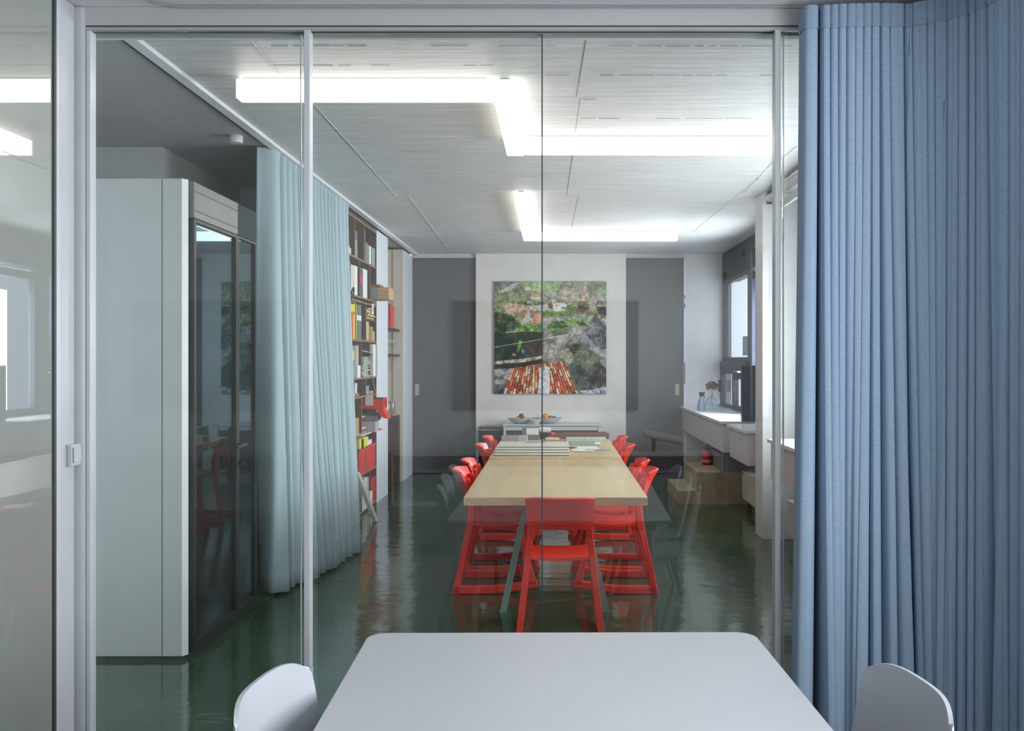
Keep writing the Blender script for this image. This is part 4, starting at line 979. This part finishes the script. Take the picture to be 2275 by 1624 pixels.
# picture ------------------------------------------------------
NP = 300
def paint():
    rs = np.random.RandomState(4)
    yy, xx = np.mgrid[0:NP, 0:NP]; gx = 157 + xx / NP * 1343.; gy = 140 + yy / NP * 1340.
    def h(c): return np.array([int(c[i:i + 2], 16) for i in (1, 3, 5)]) / 255.
    def noise(sc_, oct_=4, ax=1., ay=1.):
        out = np.zeros((NP, NP)); amp_ = 1.; tot = 0
        for o in range(oct_):
            n0 = max(2, int(NP / sc_ * 2 ** o)); g = rs.rand(n0 + 2, n0 + 2)
            fy = yy / NP * n0 * ay % n0; fx = xx / NP * n0 * ax % n0; iy = fy.astype(int); ix = fx.astype(int); ty = fy - iy; tx = fx - ix
            out += amp_ * ((g[iy, ix] * (1 - tx) + g[iy, ix + 1] * tx) * (1 - ty) + (g[iy + 1, ix] * (1 - tx) + g[iy + 1, ix + 1] * tx) * ty); tot += amp_; amp_ *= .75
        return out / tot
    n1 = noise(60, 5); n2 = noise(14, 4); n3 = rs.rand(NP, NP); n4 = noise(25, 4)
    img = np.zeros((NP, NP, 3)) + h('#56604c')
    def inside(P):
        m_ = np.zeros((NP, NP), bool); n = len(P)
        for i in range(n):
            x1, y1 = P[i]; x2, y2 = P[(i + 1) % n]
            if y1 == y2: continue
            c = ((gy < y1) != (gy < y2)) & (gx < (x2 - x1) * (gy - y1) / (y2 - y1) + x1); m_ ^= c
        return m_
    def poly(P, c1, c2=None, tex=0.5, kind=None):
        m_ = inside(P); c1 = h(c1); c2 = h(c2 or '#808080')
        t = np.clip((n2 - .5) * 3 * tex + .5 + (n3 - .5) * tex * .8, 0, 1) if c2 is not None else 0
        if kind == 'dark': t = np.clip((n1 - .45) * 5, 0, 1)
        col_ = c1 * (1 - t[..., None]) + c2 * t[..., None]
        img[m_] = col_[m_]
    A = [(157, 140), (1500, 140), (1500, 760), (157, 760)]
    poly(A, '#4b5a3c', '#7f8a68', .9)
    poly([(157, 140), (430, 140), (300, 260), (157, 300)], '#3c4236', '#6a6a5e', 1)
    poly([(450, 140), (960, 140), (940, 230), (700, 260), (520, 215)], '#6f8350', '#8b9c62', .6)
    poly([(180, 270), (400, 150), (470, 150), (330, 250), (200, 285)], '#8e8f84', '#a6a69b', .5)
    poly([(157, 270), (420, 250), (560, 300), (540, 400), (157, 400)], '#3a4a30', '#76784f', 1)
    poly([(320, 280), (440, 270), (440, 370), (330, 380)], '#76705f', '#8a8470', .6)
    poly([(520, 205), (580, 200), (590, 235), (520, 240)], '#c9c9c4', '#a0a09a', .3)
    poly([(530, 240), (620, 245), (570, 290)], '#a08638', '#6e6a3a', .6)
    poly([(1000, 150), (1260, 150), (1280, 300), (1180, 380), (980, 390), (950, 260)], '#5f584c', '#97897a', 1.2)
    poly([(1100, 140), (1240, 140), (1220, 240), (1130, 250)], '#8e8878', '#6a6458', 1)
    poly([(1270, 140), (1390, 140), (1390, 300), (1290, 320)], '#5c5546', '#766e5c', .7)
    poly([(1390, 140), (1500, 140), (1500, 260), (1400, 300)], '#4c6144', '#7a8a66', 1)
    poly([(730, 275), (940, 270), (960, 380), (860, 400), (690, 390)], '#6b6458', '#9a9184', 1.2)
    poly([(600, 275), (710, 280), (705, 325), (585, 322)], '#b88474', '#a06a58', .6)
    poly([(585, 322), (705, 325), (700, 350), (590, 345)], '#c6c2ba', '#a8a49c', .3)
    poly([(545, 365), (645, 365), (640, 400), (545, 395)], '#b9bab6', '#55564c', 1.2)
    poly([(295, 385), (585, 425), (540, 570), (480, 570), (270, 490)], '#8c6a56', '#b29480', 1.1)
    poly([(157, 385), (255, 390), (240, 420), (157, 420)], '#a5806a', '#80624f', .8)
    poly([(590, 430), (850, 395), (860, 470), (700, 490), (660, 470), (540, 600), (470, 670), (500, 590), (560, 480)], '#b9b5ad', '#8f8a82', .6)
    poly([(860, 400), (955, 385), (1020, 410), (1015, 470), (930, 490), (860, 485)], '#c4c1bc', '#a5a19b', .5)
    poly([(795, 400), (855, 398), (850, 470), (800, 450)], '#96604a', '#5b4438', .8)
    poly([(885, 410), (905, 410), (905, 432), (885, 432)], '#343434'); poly([(960, 440), (1015, 436), (1010, 470), (965, 470)], '#3c3834')
    poly([(580, 470), (640, 490), (630, 530), (575, 515)], '#b0664c', '#8f5440', .5)
    poly([(650, 520), (720, 495), (720, 590), (690, 640), (550, 625), (600, 575)], '#9a6a54', '#b98b78', .8)
    poly([(525, 580), (580, 540), (620, 570), (560, 620), (520, 640)], '#c9c4bc', '#8c857c', .6)
    poly([(585, 530), (620, 535), (615, 570), (585, 565)], '#3a3e42')
    poly([(740, 500), (1010, 490), (1030, 545), (740, 560)], '#2f4a22', '#56763a', .9)
    poly([(740, 555), (1070, 545), (1070, 570), (900, 590), (740, 580)], '#8f8b80', '#6a665c', .7)
    poly([(740, 570), (1020, 565), (990, 610), (860, 615), (770, 700), (735, 700)], '#7d7a74', '#95918a', .5)
    poly([(780, 690), (860, 610), (985, 605), (1050, 680), (900, 690), (800, 710)], '#20381a', '#4b6e34', 1)
    poly([(990, 600), (1100, 590), (1270, 640), (1270, 670), (1100, 630)], '#1f3818', '#567a38', 1)
    poly([(1050, 440), (1140, 430), (1130, 520), (1080, 490)], '#3f5a2a', '#5b6b48', 1)
    poly([(1200, 370), (1280, 370), (1260, 415), (1215, 410)], '#a4513a', '#8c4634', .4)
    poly([(1150, 420), (1380, 460), (1330, 540), (1140, 520)], '#4c4238', '#807060', 1.3)
    poly([(1290, 330), (1500, 300), (1500, 440), (1400, 470), (1290, 420)], '#57524a', '#8f8a84', 1.3)
    poly([(1380, 440), (1500, 430), (1500, 540), (1400, 520)], '#2c2b29', '#4d4a44', .9)
    poly([(1130, 530), (1260, 530), (1230, 600), (1130, 600)], '#5b574e', '#8e8a80', 1.2)
    poly([(157, 500), (350, 530), (480, 660), (400, 720), (157, 770)], '#1f2a1e', '#4a5540', 1)
    poly([(400, 680), (560, 640), (700, 690), (730, 760), (560, 720), (400, 730)], '#2d4a1f', '#6f8a45', 1.1)
    poly([(157, 760), (520, 735), (740, 740), (735, 1040), (500, 1080), (157, 1095)], '#1b2220', '#2f3c30', .9)
    poly([(500, 860), (735, 800), (735, 1030), (520, 1030)], '#2b2624', '#423a36', .5)
    poly([(455, 840), (490, 860), (440, 990), (410, 985)], '#3f6a24', '#7ba03c', .8)
    poly([(480, 940), (520, 950), (515, 1000), (480, 995)], '#2b5f8c', '#4b86b0', .6)
    poly([(362, 990), (415, 1000), (415, 1020), (380, 1025)], '#b0906c', '#8a6c50', .4)
    poly([(740, 720), (830, 730), (1050, 690), (1240, 700), (1260, 760), (1190, 860), (1000, 880), (960, 1080), (1040, 1130), (1000, 1160), (740, 1090)], '#67625d', '#8d8883', .9)
    poly([(830, 720), (1000, 690), (1050, 700), (1030, 760), (860, 790)], '#7b7a70', '#3e4a32', 1.1)
    poly([(1000, 620), (1100, 640), (1260, 690), (1250, 710), (1080, 665)], '#93908a', '#6f6b64', .6)
    poly([(1280, 620), (1370, 540), (1500, 660), (1500, 990), (1440, 1010), (1240, 760)], '#3f3f42', '#6d6c6f', 1)
    poly([(1370, 535), (1500, 570), (1500, 680), (1380, 560)], '#5b5048', '#a59a90', 1.6)
    poly([(1240, 730), (1440, 960), (1500, 930), (1500, 1060), (1420, 1020), (1190, 860)], '#77747a', '#929096', .5)
    poly([(1265, 750), (1400, 900), (1380, 920), (1255, 765)], '#1b1b1d')
    poly([(1020, 900), (1170, 880), (1220, 920), (1090, 1020)], '#2b2523', '#5b4a44', 1.2)
    poly([(950, 960), (1040, 930), (1120, 1030), (1060, 1120), (980, 1080)], '#6e6d5c', '#8c8a7a', .7)
    poly([(1190, 900), (1290, 870), (1320, 910), (1230, 960)], '#6b6862', '#3f3c38', 1)
    poly([(1200, 1000), (1310, 960), (1400, 1080), (1270, 1140)], '#4d4e46', '#6b6c62', .8)
    poly([(1040, 1150), (1150, 1060), (1220, 1180), (1300, 1160), (1410, 1090), (1500, 1180), (1500, 1400), (1380, 1440), (1170, 1440)], '#2f302c', '#4d4f49', .9)
    poly([(1140, 1070), (1165, 1060), (1300, 1200), (1270, 1215)], '#8f8c88', '#4c4a46', 1.4)
    poly([(1420, 1080), (1500, 1040), (1500, 1190)], '#6b6866', '#8a8786', .9)
    poly([(1160, 1440), (1330, 1430), (1440, 1400), (1500, 1390), (1500, 1480), (1170, 1480)], '#5f6068', '#9a9aa2', 1.2)
    poly([(157, 1090), (600, 1045), (735, 1020), (735, 1055), (500, 1100), (157, 1125)], '#6f675c', '#a69e92', 1.3)
    poly([(157, 1125), (500, 1100), (735, 1055), (735, 1110), (400, 1170), (157, 1190)], '#201d1b', '#35302c', .6)
    poly([(157, 1185), (380, 1165), (300, 1340), (250, 1480), (157, 1480)], '#4a4946', '#83817c', 1.3)
    poly([(157, 1370), (290, 1360), (255, 1480), (157, 1480)], '#2d2f33', '#565a62', 1)
    poly([(795, 730), (808, 730), (815, 1080), (803, 1080)], '#8c8672', '#6a6552', .5)
    poly([(735, 1000), (800, 960), (800, 1085), (735, 1095)], '#59554d', '#7b766c', .8)
    # tiled roof fan
    R_ = [(360, 1170), (990, 1085), (1170, 1480), (255, 1480)]
    m_ = inside(R_); tt = (gy - 1085) / 395.
    xl = 375 - 120 * np.clip((gy - 1165) / 315, -.3, 1); xr = 985 + 185 * tt
    s_ = (gx - xl) / (xr - xl); k = s_ * 24; ki = np.floor(k).astype(int); fr = k - ki
    pal = np.array([h('#a5503c'), h('#b87055'), h('#c09a78'), h('#97432f'), h('#b5a08a'), h('#8c5a44')])
    rowi = np.floor(tt * 5 + (ki * 37 % 7) / 7.).astype(int)
    ci = (ki * 7 + rowi * 13 + (ki * rowi) % 5) % 6
    c_ = pal[ci] * (0.35 + 0.75 * np.sin(np.clip(fr, 0, 1) * np.pi) ** .6)[..., None] * (0.8 + 0.4 * n2)[..., None]
    dk = (np.abs((tt * 5 + (ki * 37 % 7) / 7.) % 1) < .06); c_[dk] *= .45
    img[m_] = c_[m_]
    poly([(700, 1165), (820, 1160), (815, 1480), (672, 1480)], '#a9a6a8', '#bcbabd', .3)
    poly([(738, 1165), (758, 1165), (758, 1195), (738, 1195)], '#2a2a2a')
    poly([(740, 1380), (765, 1375), (765, 1405), (740, 1410)], '#b98a90', '#a9a6a8', .8)
    # the wire across
    ln = np.abs(gy - (920 - (gx - 157) * .170)) < 3.5; ln &= gx < 1050
    img[ln] = h('#9c9d84')
    img *= (0.72 + 0.72 * n2)[..., None]; img *= (0.72 + .56 * n3)[..., None]; img = .02 + (img - .35) * 1.18 + .38
    # haze towards the top
    hz_ = np.clip((420 - gy) / 420, 0, 1)[..., None] * .25; img = img * (1 - hz_) + np.array([.60, .63, .58]) * hz_
    return np.clip(img, 0, 1)
IMG = paint(); LIN = np.where(IMG <= .04045, IMG / 12.92, ((IMG + .055) / 1.055) ** 2.4)
YP = YW - 0.05
px0, px1, pz0, pz1 = X(1098.5, YP - .03), X(1347, YP - .03), Z(875, YP - .03), Z(626, YP - .03)
t = thing('framed_picture', 'square unframed aerial photograph of a stone village with red roofs on the centre wall', 'picture', ((px0 + px1) / 2, YP - .02, pz0))
obj('panel', MB().box(px0, px1, YP - .03, YP - .001, pz0, pz1), mat('panel_edge', '#3f4040', .5), t)
vs = [(px0 + (px1 - px0) * i / NP, YP - .0315, pz1 - (pz1 - pz0) * j / NP) for j in range(NP + 1) for i in range(NP + 1)]
fs = [(j * (NP + 1) + i, j * (NP + 1) + i + 1, (j + 1) * (NP + 1) + i + 1, (j + 1) * (NP + 1) + i) for j in range(NP) for i in range(NP)]
pmesh = bpy.data.meshes.new('print'); off = Vector(t['_o'])
pmesh.from_pydata([tuple(Vector(v) - off) for v in vs], [], fs); pmesh.update()
at = pmesh.color_attributes.new('paint', 'FLOAT_COLOR', 'CORNER')
cc = np.ones((NP * NP, 4), np.float32); cc[:, :3] = LIN.reshape(-1, 3); at.data.foreach_set('color', np.repeat(cc, 4, axis=0).ravel())
pmt = bpy.data.materials.new('photo_print'); pmt.use_nodes = True; nt = pmt.node_tree
an = nt.nodes.new('ShaderNodeAttribute'); an.attribute_name = 'paint'; nt.links.new(an.outputs['Color'], nt.nodes['Principled BSDF'].inputs['Base Color']); nt.nodes['Principled BSDF'].inputs['Roughness'].default_value = .5
pmesh.materials.append(pmt); po = bpy.data.objects.new('print', pmesh); COL.objects.link(po); po.parent = t

# ================================================================ SAMPLES ON THE FAR TABLE
TZ = 0.7485
def smp(name, label, cat, p0, p1, ya, yb, zb_, hh, m, rz=0, group=None, bevel=.0015):
    ym = (ya + yb) / 2; x0, x1 = X(p0, ym), X(p1, ym)
    cx, cy = (x0 + x1) / 2, ym; Mx = Matrix.Translation((cx, cy, 0)) @ Matrix.Rotation(math.radians(rz), 4, 'Z') @ Matrix.Translation((-cx, -cy, 0))
    o = obj(name, MB().box(x0, x1, ya, yb, zb_, zb_ + hh, Mx), m, bevel=bevel); return tag(o, label, cat, group)
CREAM = mat('cream_slab', '#cfcabb', .5, var=.05); CREAME = mat('slab_edge', '#5a5850', .8, var=.4, vscale=60)
for k in range(4):
    o = smp('sample_slab', 'cream slab with rough dark edge in the stack on the far table, %s' % ('lowest one', 'second from below', 'third from below', 'topmost one')[k], 'slab', (1100.5, 1103, 1103, 1108)[k], (1264.5, 1264.5, 1262, 1264)[k], 7.40 + k * .05, 7.74 + k * .06, TZ + k * .0175, .017, CREAM, group='cream slabs stacked on the far table')
    a = np.array([v.co[:] for v in o.data.vertices]); L0 = Vector(o['_o'])
    obj('rough_edge', MB().box(a[:, 0].min() + L0.x, a[:, 0].max() + L0.x, a[:, 1].min() + L0.y - .003, a[:, 1].min() + L0.y - .0004, TZ + k * .0175, TZ + k * .0175 + .006), CREAME, o)
smp('leather_strip', 'thin grey strip lying on the cream slabs', 'strip', 1168, 1212, 7.80, 7.84, TZ + .0705, .004, pm('#85857f'))
o = smp('sample_card', 'white card with a pink underside left of the slabs', 'card', 1112, 1183, 8.10, 8.38, TZ, .006, pm('#c77a7c'))
smp('sample_card', 'white sheet lying on the pink backed card', 'card', 1114, 1183, 8.11, 8.38, TZ + .0065, .003, PAPER)
for k, (a, c) in enumerate(((1145, 1158), (1154, 1167), (1163, 1174))):
    smp('key_sample', ('small brass coloured sample on the white sheet, left', 'small grey sample on the white sheet, middle', 'small dark sample on the white sheet, right')[k], 'sample', a, c, 8.20, 8.26, TZ + .010, .008, pm(('#9a8a63', '#77756a', '#55524a')[k]), rz=10)
st = smp('stone_block', 'pinkish conglomerate stone block at the left of the far table', 'stone block', 1114.5, 1150, 8.50, 8.66, TZ, .062, STONE, bevel=.003)
smp('stone_block', 'smooth grey stone block against the conglomerate one', 'stone block', 1150.5, 1172, 8.50, 8.66, TZ, .062, STONEG, bevel=.003)
o = smp('box_file', 'grey box file with white front standing at the far end of the table', 'box', 1161, 1197, 8.86, 9.12, TZ, .115, pm('#6f6e6c'))
a0 = X(1169, 8.86); a1 = X(1197, 8.86)
obj('white_label', MB().box(a0 + .001, a1 - .001, 8.853, 8.8595, TZ + .052, TZ + .113), PAPER, o)
q = MB().tube([(X(1200, 9.0), 9.0, TZ + .085), (X(1224, 9.0), 9.0, TZ + .085)], [0.028, 0.024], 16)
t = thing('paper_roll', 'white paper roll behind the joint, at the far end of the table', 'paper roll', (X(1212, 9), 9.0, TZ + .0))
obj('roll', q, PAPER, t); obj('cradle', MB().box(X(1199, 9), X(1218, 9), 8.97, 9.03, TZ, TZ + .058), BLACK, t)
smp('red_box', 'small red box at the far end of the table', 'box', 1224, 1235, 9.02, 9.15, TZ, .05, pm('#d24a36'))
for k in range(3):
    smp('wood_sample', 'walnut board sample on edge along the far table end, %s' % ('front one', 'middle one', 'rear one')[k], 'wood sample', (1235, 1252, 1236)[k], (1353, 1353, 1346)[k], 8.98 + k * .03, 9.0 + k * .03, TZ, .052 + k * .006, mat('walnut_sample%d' % k, ('#6a4a36', '#7a5745', '#54392b')[k], .5, var=.15, stretch=(.5, 1, 8)), group='walnut samples on the far table')
smp('terrazzo_slab', 'long speckled pale terrazzo bar leaning at the right of the table', 'slab', 1258, 1346, 8.64, 8.80, TZ + .0, .035, TERL)
smp('terrazzo_slab', 'green speckled terrazzo slab before the pale bar', 'slab', 1262, 1330, 8.22, 8.60, TZ, .014, TERG)
smp('terrazzo_slab', 'narrow green terrazzo offcut left of the green slab', 'slab', 1221, 1260, 8.22, 8.34, TZ, .010, TERG)
smp('paper_square', 'small white square lying on the green terrazzo slab', 'paper', 1321, 1334, 8.26, 8.45, TZ + .0145, .003, PAPER, rz=-4)
smp('slate_sample', 'dark grey slate tile across the green offcut', 'tile', 1222, 1267, 8.36, 8.48, TZ + .0, .018, pm('#55564f'))
smp('wood_sample', 'pale ash strip in front of the stone block', 'wood sample', 1172, 1205, 8.52, 8.60, TZ, .016, pm('#bdab80'))
for k in range(4):
    smp('paper_stack', 'tan paper samples fanned in the middle of the far table, %s' % ('lowest', 'second from below', 'third from below', 'topmost')[k], 'papers', 1206 + k * 2, 1252 - k * 3, 8.62, 8.86, TZ + k * .0065, .006, pm(('#a88a62', '#b8a285', '#93745a', '#c4ab8e')[k]), rz=(-6, 4, 8, 2)[k], group='tan paper samples')
smp('drawing_sheet', 'white drawing sheet at the right of the far table, left part', 'paper', 1267, 1330, 7.86, 8.20, TZ, .003, PAPER, rz=3)
smp('drawing_sheet', 'large white drawing sheet at the right of the cream slabs', 'paper', 1272, 1322, 7.72, 7.90, TZ + .0035, .003, PAPER, rz=-6)
smp('steel_ruler', 'steel ruler lying across the drawing sheets', 'ruler', 1300, 1357, 7.80, 7.83, TZ + .007, .003, STEEL, rz=2)
smp('foam_strip', 'pale yellow green strip behind the cream slabs', 'strip', 1205, 1249, 8.08, 8.14, TZ, .014, pm('#b9b795'))
smp('brown_tube', 'short brown tube beside the slab stack', 'tube', 1265, 1281, 7.98, 8.02, TZ + .004, .012, pm('#7b5b3d'), rz=-35)

# ================================================================ SILL THINGS
SZ = 0.9005
ybt = 11.25; xbt = X(1558, ybt)
t = thing('spray_bottle', 'blue grey spray bottle with dark trigger on the far sill', 'spray bottle', (xbt, ybt, SZ))
obj('bottle', MB().lathe([(0.0, 0), (.046, 0), (.049, .012), (.049, .05), (.042, .10), (.026, .15), (.020, .175)], (xbt, ybt, SZ), 24), mat('blue_bottle', '#7f95ac', .35), t)
q = MB(); q.tube([(xbt, ybt, SZ + .172), (xbt, ybt, SZ + .20)], .021, 14); q.box(xbt - .028, xbt + .042, ybt - .014, ybt + .014, SZ + .20, SZ + .225)
obj('spray_head', q, BLACK, t); obj('trigger', MB().tube([(xbt + .022, ybt, SZ + .20), (xbt + .034, ybt, SZ + .17), (xbt + .042, ybt, SZ + .145)], [.008, .006, .004], 8), BLACK, t)
xv = X(1582.5, 11.2); yv = 11.2
t = thing('glass_vase', 'round clear glass bottle vase on the far sill', 'vase', (xv, yv, SZ))
obj('vessel', MB().lathe([(0.001, 0.002), (.060, 0.002), (.082, .03), (.092, .085), (.086, .13), (.055, .165), (.022, .185), (.018, .23), (.023, .236), (.014, .23), (.018, .186), (.05, .160), (.081, .128), (.087, .085), (.077, .033), (.055, .007), (.001, .007)], (xv, yv, SZ), 28), VGLASS, t)
t2 = thing('dried_hydrangea', 'dried pinkish brown hydrangea head standing in the glass vase', 'flower', (xv, yv, SZ + .01))
obj('stem', MB().tube([(xv + .02, yv, SZ + .012), (xv - .01, yv, SZ + .12), (xv, yv, SZ + .2), (xv - .008, yv, SZ + .27)], .003, 6), pm('#6b5a40'), t2)
q = MB(); random.seed(9)
for k in range(170):
    a, c = random.uniform(0, 2 * PI), math.acos(random.uniform(-.7, 1)); r = .058 * random.uniform(.75, 1.05)
    cpt = Vector((xv - .008 + r * 1.15 * math.sin(c) * math.cos(a), yv + r * math.sin(c) * math.sin(a), SZ + .295 + r * .95 * math.cos(c)))
    e1 = Vector((random.uniform(-1, 1), random.uniform(-1, 1), random.uniform(-1, 1))).normalized(); e2 = e1.cross(Vector((.3, .5, .8))).normalized(); s_ = .015
    q.add([cpt + e1 * s_, cpt + e2 * s_, cpt - e1 * s_, cpt - e2 * s_], [(0, 1, 2, 3)])
    q.add([cpt + e1 * s_ + Vector((0, 0, .002)), cpt + e2 * s_ * .6, cpt - e1.cross(e2) * s_, cpt - e2 * s_], [(0, 1, 2, 3)])
obj('flower_head', q, mat('dried_petals', '#8f6f68', .8, var=.45, vscale=70), t2, smooth=False)
xe, ye, ze = X(1569, 10.4), 10.35, 0.3435
t = thing('fire_extinguisher', 'small red fire extinguisher standing on the middle concrete step', 'fire extinguisher', (xe, ye, ze))
obj('cylinder', MB().lathe([(0, 0), (.055, 0), (.06, .01), (.06, .13), (.045, .16), (.02, .175)], (xe, ye, ze), 20), pm('#b81c1c', .3), t)
obj('label_sticker', MB().lathe([(.0605, .03), (.0608, .03), (.0608, .06), (.0605, .06)], (xe, ye, ze), 20), pm('#b98a8c'), t)
obj('valve', MB().lathe([(.02, 0), (.042, .012), (.030, .06), (.018, .075)], (xe, ye, ze + .168), 16), pm('#3b4660', .4), t)
obj('gauge', MB().lathe([(0.0, 0), (.014, 0), (.014, .01), (0, .01)], (xe - .028, ye - .03, ze + .222), 12), pm('#a89a5a'), t)
obj('lever', MB().box(xe - .012, xe + .012, ye - .04, ye + .045, ze + .243, ze + .256), pm('#3b4660', .4), t)

for o in list(bpy.data.objects):
    if '_o' in o: del o['_o']
